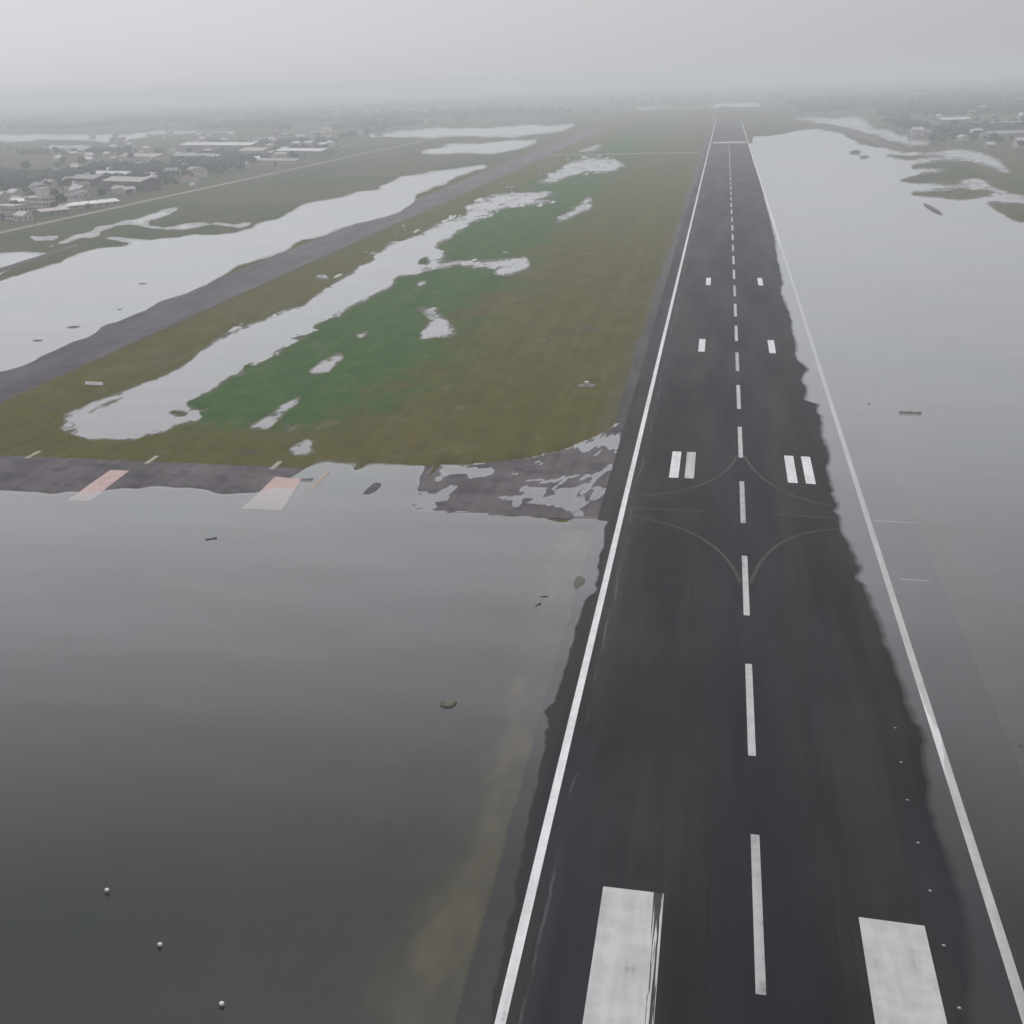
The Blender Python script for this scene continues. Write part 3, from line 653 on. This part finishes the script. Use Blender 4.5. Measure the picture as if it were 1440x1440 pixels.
def bank(name, pts, hw, h, mat, label, cat, kind='structure'):
    """raised earth bank with sloping sides along a line"""
    pts = [Vector(p) for p in pts]; fine = []
    for a, b in zip(pts[:-1], pts[1:]):
        k = max(2, int((b-a).length/9)); fine += [a.lerp(b, t/k) for t in range(k)]
    fine.append(pts[-1]); V, F = [], []
    prof = ((-1, -.5), (-.55, .62), (-.3, 1.0), (.3, .97), (.6, .55), (1, -.5))
    for i, q in enumerate(fine):
        t = (fine[min(i+1, len(fine)-1)]-fine[max(i-1, 0)]).normalized(); nr = Vector((-t.y, t.x))
        e = min(1, .35+min(i, len(fine)-1-i)*.3)
        for s, z in prof:
            c = q + nr*s*hw*e*(1+random.uniform(-.14, .14)); V.append((c.x, c.y, z*h*e*(1+random.uniform(-.15, .15)) if z > 0 else z))
        if i:
            for j in range(5): F.append(((i-1)*6+j, (i-1)*6+j+1, i*6+j+1, i*6+j))
    F.append(tuple(range(5, -1, -1))); F.append(tuple(range(len(V)-6, len(V))))
    return tag(put(name, pydata(name, V, F), mat), label, cat, kind=kind)
bank('levee', [(137.0, 2548.0), (150.8, 2431.7), (158.9, 2212.5), (161.9, 1964.9), (162.7, 1751.1), (171.9, 1649.5), (190.2, 1641.6), (218.8, 1659.8)], 9.0, 1.6, MT['levee'], 'dark earth levee winding between two flooded fields', 'levee')
bank('levee', [(111.5, 982), (111.8, 945), (112.2, 908)], 2.2, 1.1, MT['drift'], 'short dark earth bank standing alone in the eastern flood', 'bank')
bank('levee', [(-328.9, 585.4), (-336.8, 650.5), (-340.6, 699.1), (-345.0, 754.3), (-334.2, 769.0)], 4.0, .8, MT['levee'], 'low brown bank beside the pools west of the canal', 'bank')


# ------------------------------------------------------------------ small things on and beside the pavement
def copy_tree(o, loc, rz=0.0, parent=None):
    c = o.copy(); col.objects.link(c)
    if parent is None: c.location = loc; c.rotation_euler = (0, 0, rz)
    else: c.parent = parent
    for ch in o.children:
        g = ch.copy(); col.objects.link(g); g.parent = c
        for ch2 in ch.children:
            h = ch2.copy(); col.objects.link(h); h.parent = g
    return c
def rz_at(x, y): return float(runway_z(x, y))

# inset lights every ten metres along the eastern half
il = empty('inset_light', (16.5, 122.9, 0))
bm = bmesh.new(); cone(bm, .21, .19, 0, .03, 16); put('rim', bm_mesh('rim', bm), MT['rim'], il)
bm = bmesh.new(); box(bm, -.09, .09, -.10, .10, .03, .075, .02); put('lens', bm_mesh('lens', bm), MT['lens'], il)
for k in range(7):
    y = 122.9 + 10*k; x = 16.5 + (.35*(k-4) if k > 4 else 0)
    o = il if k == 0 else copy_tree(il, (x, y, 0))
    o.location = (x, y, max(rz_at(x, y), -.02)+.03)
    tag(o, 'small pale light set into the asphalt near the eastern waterline', 'light', 'row of inset lights along the runway')

# white dome-topped markers standing in the flood
mk_ = empty('edge_marker', (0, 0, 0))
bm = bmesh.new(); cone(bm, .07, .07, -.75, .12, 10); put('post', bm_mesh('post', bm), MT['dark'], mk_)
bm = bmesh.new(); cone(bm, .20, .24, .10, .34, 16)
bmesh.ops.create_uvsphere(bm, u_segments=16, v_segments=8, radius=.24, matrix=Matrix.Translation((0, 0, .34)) @ Matrix.Diagonal((1, 1, .6, 1)))
cp = put('cap', bm_mesh('cap', bm, True), MT['metal_white'], mk_)
bm = bmesh.new(); cone(bm, .255, .255, .20, .25, 16); put('band', bm_mesh('band', bm), MT['dark'], cp)
for k, (x, y) in enumerate(((-64.0, 123.2), (-55.1, 115.1), (-46.3, 107.5))):
    o = mk_ if k == 0 else copy_tree(mk_, (x, y, 0)); o.location = (x, y, -.02*k)
    tag(o, 'white dome-topped marker post poking out of the open flood', 'marker', 'white markers in the flood')

def sign_board(loc, rz, L, H, label, under=False):
    t = empty('taxiway_sign', loc, rz)
    bm = bmesh.new(); box(bm, -L/2, L/2, -.14, .14, .25, .25+H, .03); c = put('cabinet', bm_mesh('cabinet', bm), MT['metal_white'], t); c.rotation_euler = (-.5, 0, 0)
    n = 4
    for k in range(n):
        a = -L/2 + .08 + k*(L-.16)/n
        bm = bmesh.new(); box(bm, a+.015, a+(L-.16)/n-.015, -.165, -.142, .30, .20+H); put('panel', bm_mesh('panel', bm), MT['metal_white'], c)
    for s in (-L/2+.5, 0, L/2-.5):
        bm = bmesh.new(); box(bm, s-.06, s+.06, -.06, .06, -.6, .26); put('leg', bm_mesh('leg', bm), MT['dark'], t)
    return tag(t, label, 'sign')
sign_board((-174.1, 376.7, .15), math.radians(-4), 5.6, 1.0, 'white board sign in the grass between the pond and the parallel taxiway')
sign_board((39.1, 372.8, -.15), math.radians(-2), 4.9, .75, 'pale board sign standing in the open water east of the runway')

lp = empty('approach_lamp', (-38.8, 395.0, .15))
bm = bmesh.new(); cone(bm, 2.6, 2.45, -.3, .12, 24); put('pad', bm_mesh('pad', bm), MT['cross'], lp)
bm = bmesh.new(); box(bm, -.55, .55, -.4, .4, .35, 1.15, .08); b_ = put('housing', bm_mesh('housing', bm), MT['metal_white'], lp)
bm = bmesh.new(); box(bm, -.42, .42, -.43, -.40, .5, .95); put('lens', bm_mesh('lens', bm), MT['lens'], b_)
for s in (-.4, .4):
    bm = bmesh.new(); cone(bm, .05, .05, .1, .37, 8, s, 0); put('leg', bm_mesh('leg', bm), MT['dark'], lp)
tag(lp, 'white box lamp on a pale round pad in the brown grass', 'lamp')

def lump(name, loc, sx, sy, sz, mat, label, cat, seed, rz=0):
    r = random.Random(seed); bm = bmesh.new()
    bmesh.ops.create_icosphere(bm, subdivisions=3, radius=1.0)
    for v in bm.verts:
        n = vnoise(np.array([v.co.x*1.8+seed]), np.array([v.co.y*1.8+v.co.z]))[0]*.5
        v.co = Vector((v.co.x*sx*(1+n), v.co.y*sy*(1+n), max(v.co.z, -.5)*sz*(1+.6*n)))
    o = put(name, bm_mesh(name, bm, True), mat); o.location = loc; o.rotation_euler = (0, 0, rz)
    return tag(o, label, cat)
lump('mud_mound', (-38.2, 178.4, -.05), 1.15, 1.3, .38, MT['mud'], 'brown mud mound breaking the surface near the submerged verge', 'mound', 3)
lump('mud_mound', (-26.0, 231.5, -.10), .9, 3.4, .22, MT['weed'], 'long olive mud bar touching the western runway edge', 'mound', 9)

def branch(loc, rz, L, label, seed, name='drift_branch'):
    r = random.Random(seed); t = empty(name, loc, rz)
    def limb(nm, a, b, w0, w1, par):
        V, F = [], []; n = 6; K = 5
        a, b = Vector(a), Vector(b); d = (b-a).normalized(); s = d.cross(Vector((0, 0, 1))).normalized(); u = s.cross(d)
        for k in range(K+1):
            q = a.lerp(b, k/K) + Vector((r.uniform(-.06, .06)*L*.3, r.uniform(-.06, .06)*L*.3, 0)); w = w0+(w1-w0)*k/K
            for i in range(n):
                an = 2*math.pi*i/n; V.append(q + s*math.cos(an)*w + u*math.sin(an)*w)
            if k: F += [((k-1)*n+i, (k-1)*n+(i+1) % n, k*n+(i+1) % n, k*n+i) for i in range(n)]
        F += [tuple(range(n-1, -1, -1)), tuple(range(K*n, K*n+n))]
        return put(nm, pydata(nm, V, F, True), MT['drift'], par)
    tr_ = limb('stem', (-L/2, 0, 0), (L/2, 0, .05), L*.06, L*.03, t)
    for k in range(3):
        x = r.uniform(-.2, .35)*L; sd_ = r.choice((-1, 1))
        limb('twig', (x, 0, .03), (x+L*.22, sd_*L*r.uniform(.15, .3), r.uniform(0, .12)*L), L*.03, L*.012, tr_)
    return tag(t, label, 'branch')
branch((-31.2, 219.7, .02), 1.2, 1.7, 'dark twiggy branch afloat off the western runway edge', 4)
branch((-30.7, 223.6, .02), .4, 1.3, 'short dark branch just beyond the twiggy one off the runway edge', 5)
branch((-93.5, 243.3, .05), .7, 2.3, 'lone dark branch adrift in front of the faded red panels', 6)
def weed_mat(loc, sx, sy, rz, label, seed):
    r = random.Random(seed); V, F = [(0, 0, .08)], []; n = 22
    for ring, k in ((1, .55), (2, 1.0)):
        for i in range(n):
            a = 2*math.pi*i/n; q = k*(1+.35*(r.random()-.5)); V.append((math.cos(a)*sx*q, math.sin(a)*sy*q, (.10 if ring == 1 else -.04)+r.uniform(-.03, .03)))
    F += [(0, 1+i, 1+(i+1) % n) for i in range(n)]
    F += [(1+i, 1+n+i, 1+n+(i+1) % n, 1+(i+1) % n) for i in range(n)]
    o = put('weed_mat', pydata('weed_mat', V, F, True), MT['weed']); o.location = loc; o.rotation_euler = (0, 0, rz)
    return tag(o, label, 'weed')
weed_mat((-245.3, 596.3, 0), 2.2, 3.0, .3, 'dark weed mat alone in the middle of the wide canal flood', 1)
weed_mat((-225.6, 478.7, 0), 2.6, 3.6, .2, 'longest dark weed mat off the bank of the parallel taxiway', 2)
weed_mat((-225.8, 449.6, 0), 2.0, 2.6, .5, 'small dark weed mat off the bank of the parallel taxiway', 3)
weed_mat((-225.5, 521.9, 0), 1.2, 1.8, .1, 'thin dark weed mat in the canal flood near the taxiway bend', 4)
weed_mat((30.6, 381.6, 0), .5, .7, .1, 'tiny dark weed mat near the pale sign in the eastern water', 5)
weed_mat((31.0, 181.0, 0), .35, .4, .1, 'tiny dark weed mat in the water outside the eastern stripe', 6)


# ------------------------------------------------------------------ buildings of the settlements
def quad_prism(name, V, F, mat, par): return put(name, pydata(name, V, F), mat, par)
def building(name, label, cat, x, y, w, d, h, rz, wall, roof, kind='gable', rise=2.0, storeys=1, wins=0, group=None, extra=None, z=.15):
    t = empty(name, (x, y, z), rz)
    hw, hd = w/2, d/2
    V = [(-hw, -hd, -.6), (hw, -hd, -.6), (hw, hd, -.6), (-hw, hd, -.6), (-hw, -hd, h), (hw, -hd, h), (hw, hd, h), (-hw, hd, h)]
    F = [(0, 1, 5, 4), (1, 2, 6, 5), (2, 3, 7, 6), (3, 0, 4, 7), (4, 5, 6, 7)]
    if kind == 'gable':
        V += [(-hw, 0, h+rise), (hw, 0, h+rise)]; F = F[:4] + [(1, 2, 6, 9, 5)][:0] + [(5, 6, 9), (7, 4, 8)]
    put('wall', pydata('wall', V, F), MT[wall], t)
    o = .5 if w < 30 else .8
    if kind == 'gable':
        k = rise/hd; e = h - k*o
        V = [(-hw-o, -hd-o, e), (hw+o, -hd-o, e), (hw+o, 0, h+rise), (-hw-o, 0, h+rise), (hw+o, hd+o, e), (-hw-o, hd+o, e)]
        V2 = V + [(a, b, c+.22) for a, b, c in V]
        F = [(3, 2, 1, 0), (5, 4, 2, 3), (6, 7, 8, 9), (9, 8, 10, 11), (0, 1, 7, 6), (4, 5, 11, 10), (1, 2, 8, 7), (2, 4, 10, 8), (3, 0, 6, 9), (5, 3, 9, 11)]
        V2 = [(a, b, c+.03) for a, b, c in V2]
        rf = put('roof', pydata('roof', V2, F), MT[roof], t)
        if w > 40:
            n = int(w/8)
            for q in range(1, n):
                bm = bmesh.new(); xx = -hw + w*q/n; box(bm, xx-.5, xx+.5, -.7, .7, h+rise-.1, h+rise+.75, .1); put('roof_vent', bm_mesh('roof_vent', bm), MT['roof_g'], rf)
    else:
        bm = bmesh.new(); box(bm, -hw-.25, hw+.25, -hd-.25, hd+.25, h+.01, h+.3); rf = put('roof', bm_mesh('roof', bm), MT[roof], t)
        for sx in (-1, 1):
            bm = bmesh.new(); box(bm, sx*hw-.15, sx*hw+.15, -hd-.2, hd+.2, h+.3, h+.9); put('parapet', bm_mesh('parapet', bm), MT[wall], rf)
    if wins:
        sh = h/storeys; mw = bmesh.new(); box(mw, -.75, .75, -.04, .04, -.65, .65); wme = bm_mesh('window', mw); wme.materials.append(MT['glass'])
        for st in range(storeys):
            for q in range(wins):
                a = -hw + w*(q+.5)/wins
                p = put('window', wme, None, t); p.location = (a, -hd-.03, sh*(st+.55))
            for q in range(max(1, int(wins*d/w))):
                b = -hd + d*(q+.5)/max(1, int(wins*d/w))
                p = put('window', wme, None, t); p.location = (hw+.03, b, sh*(st+.55)); p.rotation_euler = (0, 0, math.pi/2)
    bm = bmesh.new(); dw, dh = (1.1, 2.2) if w < 30 else (4.5, 4.2)
    dx = 0 if w >= 30 else w*.12
    box(bm, dx-dw/2, dx+dw/2, -hd-.1, -hd-.02, -.2, dh); put('door', bm_mesh('door', bm), MT['dark'], t)
    if extra == 'penthouse':
        bm = bmesh.new(); box(bm, -w*.02, w*.32, -d*.25, d*.25, h+.3, h+6.2, .1); ph = put('roof_room', bm_mesh('roof_room', bm), MT['wall_w'], t)
        bm = bmesh.new(); box(bm, -w*.04, w*.34, -d*.29, d*.29, h+6.2, h+6.6); put('roof_room_roof', bm_mesh('roof_room_roof', bm), MT['roof_w'], ph)
    if extra == 'awning':
        V = [(-3.4, -2.6, h+3.2), (3.0, -2.6, h+3.2), (3.4, 2.8, h+7.4), (-3.0, 2.8, h+7.4)]; V += [(a, b, c+.25) for a, b, c in V]
        put('roof_awning', pydata('roof_awning', V, [(3, 2, 1, 0), (4, 5, 6, 7), (0, 1, 5, 4), (1, 2, 6, 5), (2, 3, 7, 6), (3, 0, 4, 7)]), MT['roof_w'], t)
        for a, b, c in ((-3, -2.4, 3.2), (2.7, -2.4, 3.2), (3, 2.5, 7.3), (-2.7, 2.5, 7.3)):
            bm = bmesh.new(); cone(bm, .15, .15, h+.2, h+c, 6, a, b); put('awning_post', bm_mesh('awning_post', bm), MT['wall_g'], t)
    return tag(t, label, cat, group)
FRONT = math.radians(-28)      # houses face the airfield obliquely
building('house', 'white two-storey house with a square room on its flat roof', 'house', -480.7, 994.8, 21, 12, 9.5, FRONT, 'wall_w', 'roof_w', 'flat', storeys=3, wins=7, extra='penthouse')
building('house', 'white house with a tilted white awning over its flat roof', 'house', -472.9, 1038.3, 15, 11, 8.0, FRONT, 'wall_w', 'roof_g', 'flat', storeys=2, wins=5, extra='awning')
building('house', 'wide low cream block beside the bright cottage at the perimeter road', 'house', -469.7, 925.0, 30, 14, 9.0, FRONT, 'wall_c', 'roof_p', 'flat', storeys=2, wins=9)
building('cottage', 'bright white cottage standing right by the perimeter road', 'house', -452.3, 907.8, 10.5, 8, 4.0, FRONT, 'wall_w', 'roof_w', 'gable', 2.2, wins=3)
building('shed', 'long narrow pale-roofed shed beside the house with the awning', 'shed', -450.4, 1003.9, 62, 9, 3.6, math.radians(66), 'wall_c', 'roof_w', 'gable', 1.6, wins=8)
building('shed', 'grey-roofed shed in the yard opposite the bright cottage', 'shed', -452.0, 951.0, 26, 9, 3.4, math.radians(66), 'wall_g', 'roof_p', 'gable', 1.5, wins=4)
building('hangar', 'grey hangar nearest the white houses, with dark walls and shallow roof', 'hangar', -555.7, 1261.8, 36, 22, 7.5, FRONT, 'wall_d', 'roof_g', 'gable', 2.6)
building('hangar', 'pink-roofed hangar with dark walls behind the long narrow shed', 'hangar', -489.4, 1196.7, 50, 24, 8.5, FRONT, 'wall_d', 'roof_p', 'gable', 2.8)
building('hangar', 'low white-roofed hangar behind the pink-roofed hangar', 'hangar', -568.3, 1342.8, 60, 20, 6.5, FRONT, 'wall_d', 'roof_w', 'gable', 2.4)
building('warehouse', 'long cream warehouse with pink roof farther out than the hangars', 'warehouse', -667.2, 1685.8, 66, 26, 8.0, FRONT, 'wall_c', 'roof_p', 'gable', 3)
building('warehouse', 'longest white-roofed warehouse at the back of the works', 'warehouse', -665.4, 1969.1, 140, 30, 9.0, FRONT, 'wall_g', 'roof_w', 'gable', 3.4)
building('warehouse', 'short cream-walled warehouse in front of the longest roof', 'warehouse', -549.4, 1758.0, 40, 26, 9.0, FRONT, 'wall_c', 'roof_p', 'gable', 3)
building('warehouse', 'grey-walled warehouse with bright roof at the end of the works row', 'warehouse', -493.7, 1771.1, 78, 24, 7.0, FRONT, 'wall_g', 'roof_w', 'gable', 2.6)
building('warehouse', 'low grey warehouse between the pink roof and the short cream one', 'warehouse', -609.3, 1713.7, 74, 22, 6.0, FRONT, 'wall_g', 'roof_g', 'gable', 2.4)
building('warehouse', 'low pink-grey warehouse before the end of the works row', 'warehouse', -467.7, 1579.0, 60, 18, 5.0, FRONT, 'wall_c', 'roof_g', 'gable', 2.0)
building('tower_block', 'pale tower block rising behind the works, the wider of two', 'building', -640.8, 2206.4, 22, 16, 14, FRONT, 'wall_c', 'roof_w', 'flat', storeys=4, wins=5)
building('tower_block', 'pale tower block rising behind the works, the slimmer of two', 'building', -591.8, 2181.9, 17, 15, 16, FRONT, 'wall_w', 'roof_w', 'flat', storeys=5, wins=4)
building('hut', 'small white hut alone on the verge of the perimeter road', 'hut', -439.8, 1213.5, 4.5, 4, 3.2, FRONT, 'wall_w', 'roof_w', 'gable', 1.0)
building('farmhouse', 'white farmhouse by the levee across the eastern flood', 'house', 221.2, 2019.7, 13, 9, 6.5, .3, 'wall_w', 'roof_w', 'gable', 2.6, 2, 4)
building('farmhouse', 'smaller grey-roofed farmhouse next to the white one by the levee', 'house', 228.5, 1992.3, 11, 8, 4.5, .3, 'wall_c', 'roof_g', 'gable', 2.4, 1, 3)
building('barn', 'long pale barn in the woods behind the levee farmhouses', 'barn', 308.0, 2372.7, 42, 16, 7, .3, 'wall_g', 'roof_w', 'gable', 3)
building('cottage', 'cream cottage in front of the eastern wood', 'house', 247.0, 1647.3, 8, 7, 4.2, .35, 'wall_c', 'roof_w', 'gable', 2.0, 1, 2)
building('house', 'white two-storey house in front of the eastern wood', 'house', 276.2, 1649.5, 13, 10, 7.0, .35, 'wall_w', 'roof_w', 'gable', 2.6, 2, 4)
building('barn', 'wide grey barn in the clearing behind the white eastern house', 'barn', 294.4, 1848.9, 50, 22, 6.5, .35, 'wall_c', 'roof_g', 'gable', 3)
building('barn', 'pale flat-roofed store deep in the eastern clearing', 'barn', 353.8, 2185.3, 46, 24, 8, .35, 'wall_c', 'roof_p', 'flat')
hr = random.Random(21)
def scatter_house(x, y, rz, label, group):
    w = hr.uniform(9, 16)
    building('small_house', label, 'house', x, y, w, hr.uniform(7, 9.5), hr.choice((3.4, 3.8, 6.4)), rz+hr.choice((0, 0, math.pi/2))+hr.uniform(-.15, .15),
             hr.choice(('wall_w', 'wall_w', 'wall_c', 'wall_g')), hr.choice(('roof_w', 'roof_w', 'roof_g', 'roof_p', 'roof_r', 'roof_p')), 'gable', hr.uniform(1.8, 2.8), group=group)
n = 0
while n < 125:                                   # the town beyond the perimeter road
    y = 930*math.exp(hr.uniform(0, 1.1)**1.3); x = -455 - (y-900)*hr.uniform(.02, .40) - hr.uniform(0, 40)
    if min((o.location.xy - Vector((x, y))).length for o in col.objects if o.type == 'EMPTY' and o.get('category') in ('house', 'hangar', 'warehouse', 'shed', 'building')) < 21: continue
    scatter_house(x, y, FRONT, 'small gabled house among the trees of the town beyond the perimeter road', 'houses of the town'); n += 1
n = 0
while n < 55:                                   # the village east of the flood
    y = 1750*math.exp(hr.uniform(0, .85)); x = 150 + y*hr.uniform(.05, .22)
    if float(sample_z(x, y)) < .05 or inside(np.array([x]), np.array([y]), [(28.8, 4056.0), (94.5, 3363.0), (262.3, 3288.0), (223.8, 2548.7), (220.0, 2118.0), (220.8, 1811.9), (227.9, 1703.6), (237.4, 1404.1), (292.0, 1268.9), (183.3, 792.7), (3.5, 799.7)])[0]: continue
    scatter_house(x, y, .3, 'small gabled house in the wooded village across the eastern flood', 'houses of the eastern village'); n += 1


# ------------------------------------------------------------------ trees
def tree_meshes(seed, H, R, n):
    r = random.Random(seed); V, F = [], []
    def limb(a, b, w0, w1, k=6):
        base = len(V); a, b = Vector(a), Vector(b); d = (b-a).normalized(); s = d.orthogonal().normalized(); u = d.cross(s)
        for q, w in ((a, w0), (a.lerp(b, .5)+Vector((r.uniform(-.1, .1), r.uniform(-.1, .1), 0)), (w0+w1)/2), (b, w1)):
            for i in range(k): V.append(q + s*math.cos(2*math.pi*i/k)*w + u*math.sin(2*math.pi*i/k)*w)
        for j in (0, 1): F.extend([(base+j*k+i, base+j*k+(i+1) % k, base+(j+1)*k+(i+1) % k, base+(j+1)*k+i) for i in range(k)])
    limb((0, 0, -.4), (0, 0, H*.55), .05*R+.12, .05*R)
    tips = []
    for k in range(6):
        a = k*1.05+r.uniform(-.3, .3); t = (math.cos(a)*R*.6, math.sin(a)*R*.6, H*r.uniform(.55, .82)); limb((0, 0, H*r.uniform(.3, .5)), t, .10, .04); tips.append(Vector(t))
    trunk = pydata('trunk', V, F)
    V, F = [], []
    blobs = [(q, R*r.uniform(.38, .55)) for q in tips] + [(Vector((0, 0, H*.8)), R*.5), (Vector((r.uniform(-.3, .3)*R, r.uniform(-.3, .3)*R, H*.62)), R*.55)]
    for _ in range(n):
        c, br = r.choice(blobs); dv = Vector((r.gauss(0, 1), r.gauss(0, 1), r.gauss(0, .8))).normalized()*br*r.uniform(.55, 1.12)
        q = c+dv; nr = (dv.normalized()+Vector((r.uniform(-.6, .6), r.uniform(-.6, .6), r.uniform(-.2, .8)))).normalized()
        s = nr.orthogonal().normalized(); s.rotate(Matrix.Rotation(r.uniform(0, 6.28), 3, nr)); u = nr.cross(s); z = R*r.uniform(.10, .2); b = len(V)
        V += [q-s*z-u*z*.6, q+s*z-u*z*.7, q+s*z*.8+u*z, q-s*z*.7+u*z*.8]; F.append((b, b+1, b+2, b+3))
    return trunk, pydata('crown', V, F)
TREES = []
for k in range(5):
    tk, cr = tree_meshes(50+k, (8.5, 10.5, 7.0, 12.0, 9.5)[k], (3.6, 4.2, 3.4, 4.0, 4.6)[k], 420)
    tk.materials.append(MT['bark']); cr.materials.append(MT['leaf1' if k % 2 else 'leaf2']); TREES.append((tk, cr))
def plant_tree(x, y, k, s, rz, label, group):
    t = empty('broadleaf_tree', (x, y, max(float(sample_z(x, y)), 0)), rz); t.scale = (s, s, s*random.uniform(.85, 1.15))
    put('trunk', TREES[k][0], None, t); put('crown', TREES[k][1], None, t)
    return tag(t, label, 'tree', group)
tr = random.Random(5)
HOUSES = [(o.location.x, o.location.y) for o in col.objects if o.type == 'EMPTY' and o.get('category') in ('house', 'hangar', 'warehouse', 'shed', 'building', 'barn', 'hut')]
HX = np.array(HOUSES)
BARE = [(28.8, 4056.0), (94.5, 3363.0), (262.3, 3288.0), (223.8, 2548.7), (220.0, 2118.0), (220.8, 1811.9), (227.9, 1703.6), (237.4, 1404.1), (292.0, 1268.9), (183.3, 792.7), (3.5, 799.7)]
BARE = np.array(BARE)
OPEN = [np.array(q) for q in ([(-2826.7, 4130.6), (-1836.6, 3633.3), (-1000.8, 3139.1), (-680.8, 2713.1), (-587.7, 2337.3), (-709.2, 2215.2), (-1106.0, 2176.7), (-1373.5, 1993.2)], [(-569.9, 2220.9), (-634.3, 3001.0), (-557.0, 3223.1), (-284.6, 3350.1), (-29.4, 5336.4), (151.6, 4984.8), (21.0, 1451.4), (-206.6, 1404.4), (-367.4, 1448.1)])]
def clear_of(x, y, d): return not any(inside(np.array([x]), np.array([y]), q)[0] for q in [BARE]+OPEN) and np.hypot(HX[:, 0]-x, HX[:, 1]-y).min() > d
n = 0
while n < 110:
    y = 930*math.exp(tr.uniform(0, .75)); x = -446 - (y-900)*tr.uniform(0, .42) - tr.uniform(0, 70)
    if not clear_of(x, y, 15): continue
    plant_tree(x, y, tr.randrange(5), tr.uniform(.65, 1.15), tr.uniform(0, 6.28), 'leafy tree standing between the houses of the town beyond the perimeter road', 'trees of the town'); n += 1
n = 0
while n < 90:
    y = 1560*math.exp(tr.uniform(0, .45)); x = 150 + y*tr.uniform(.02, .18)
    if float(sample_z(x, y)) < .05 or not clear_of(x, y, 14): continue
    plant_tree(x, y, tr.randrange(5), tr.uniform(.65, 1.15), tr.uniform(0, 6.28), 'leafy tree on the wooded shore across the eastern flood', 'trees of the eastern shore'); n += 1

# the unbroken woods behind: far too many trees to count
def woodland(name, pts, label):
    bm = bmesh.new(); bmesh.ops.create_icosphere(bm, subdivisions=1, radius=1.0)
    bm.verts.ensure_lookup_table(); BV = np.array([v.co[:] for v in bm.verts]); BF = np.array([[v.index for v in f.verts] for f in bm.faces]); bm.free()
    P = np.array(pts); n = len(P); sub = 3
    C = np.repeat(P, sub, 0); r = rng.uniform(2.2, 4.0, (len(C), 1))*np.repeat(P[:, 3:4], sub, 0)
    ctr = C[:, :3] + np.concatenate([rng.normal(0, 2.3, (len(C), 2)), rng.uniform(3.0, 7.0, (len(C), 1))], 1)
    V = ctr[:, None, :] + BV[None]*r[:, None, :]*rng.uniform(.65, 1.3, (len(C), len(BV), 1))*np.array([1, 1, .95])
    F = BF[None] + (np.arange(len(C))*len(BV))[:, None, None]
    o = put(name, np_mesh(name, V.reshape(-1, 3), F.reshape(-1, 3), False), MT['wood'])
    return tag(o, label, 'woods', kind='stuff')
def grove(x, y): return vnoise(np.array([x/170.0]), np.array([y/330.0]))[0] + .5*vnoise(np.array([x/60.0]), np.array([y/110.0]))[0]
pts = []
while len(pts) < 2200:
    y = 1250*math.exp(tr.uniform(0, 1.35)); x = -470 - (y-1000)*tr.uniform(.03, .62) - tr.uniform(0, 60)
    if grove(x, y) < .02 or float(sample_z(x, y)) < .04 or not clear_of(x, y, 26): continue
    pts.append((x, y, 0, tr.uniform(.8, 1.3)*(1 if y < 2500 else 1.4)))
woodland('town_woods', pts, 'dark hazy woods around the works and town west of the airfield')
pts = []
while len(pts) < 1900:
    y = 1800*math.exp(tr.uniform(0, 1.0)); x = 150 + y*tr.uniform(.0, .3)
    if grove(x+900, y) < -.10 or float(sample_z(x, y)) < .04 or not clear_of(x, y, 22): continue
    pts.append((x, y, 0, tr.uniform(.8, 1.3)*(1 if y < 2500 else 1.4)))
woodland('eastern_woods', pts, 'dark hazy woods behind the eastern flood')
pts = []
while len(pts) < 2600:
    y = 3600*math.exp(tr.uniform(0, .8)); x = y*tr.uniform(-.62, .30)
    if float(sample_z(x, y)) < .04 or abs(x-2) < 60 or not clear_of(x, y, 30) or vnoise(np.array([x/600.0+40]), np.array([y/260.0]))[0] < .08: continue
    pts.append((x, y, 0, tr.uniform(1.2, 2.0)))
woodland('horizon_woods', pts, 'faint belts of trees fading into the haze before the horizon')


# ------------------------------------------------------------------ haze: one closed body of even moist air round everything but the sky
bm = bmesh.new(); box(bm, -14000, 12000, -400, FAR+500, -3.0, 96.0)
hz = put('haze', bm_mesh('haze', bm))
HM = bpy.data.materials.new('moist_air'); HM.use_nodes = True
hn = HM.node_tree.nodes; hn.remove(hn['Principled BSDF'])
pv = hn.new('ShaderNodeVolumePrincipled')
pv.inputs['Color'].default_value = (.90, .945, 1.0, 1); pv.inputs['Density'].default_value = HAZE_DENSITY; pv.inputs['Anisotropy'].default_value = .5
HM.node_tree.links.new(pv.outputs[0], hn['Material Output'].inputs['Volume'])
hz.data.materials.append(HM)
tag(hz, 'pale grey haze hanging over the whole airfield', 'haze', kind='stuff')
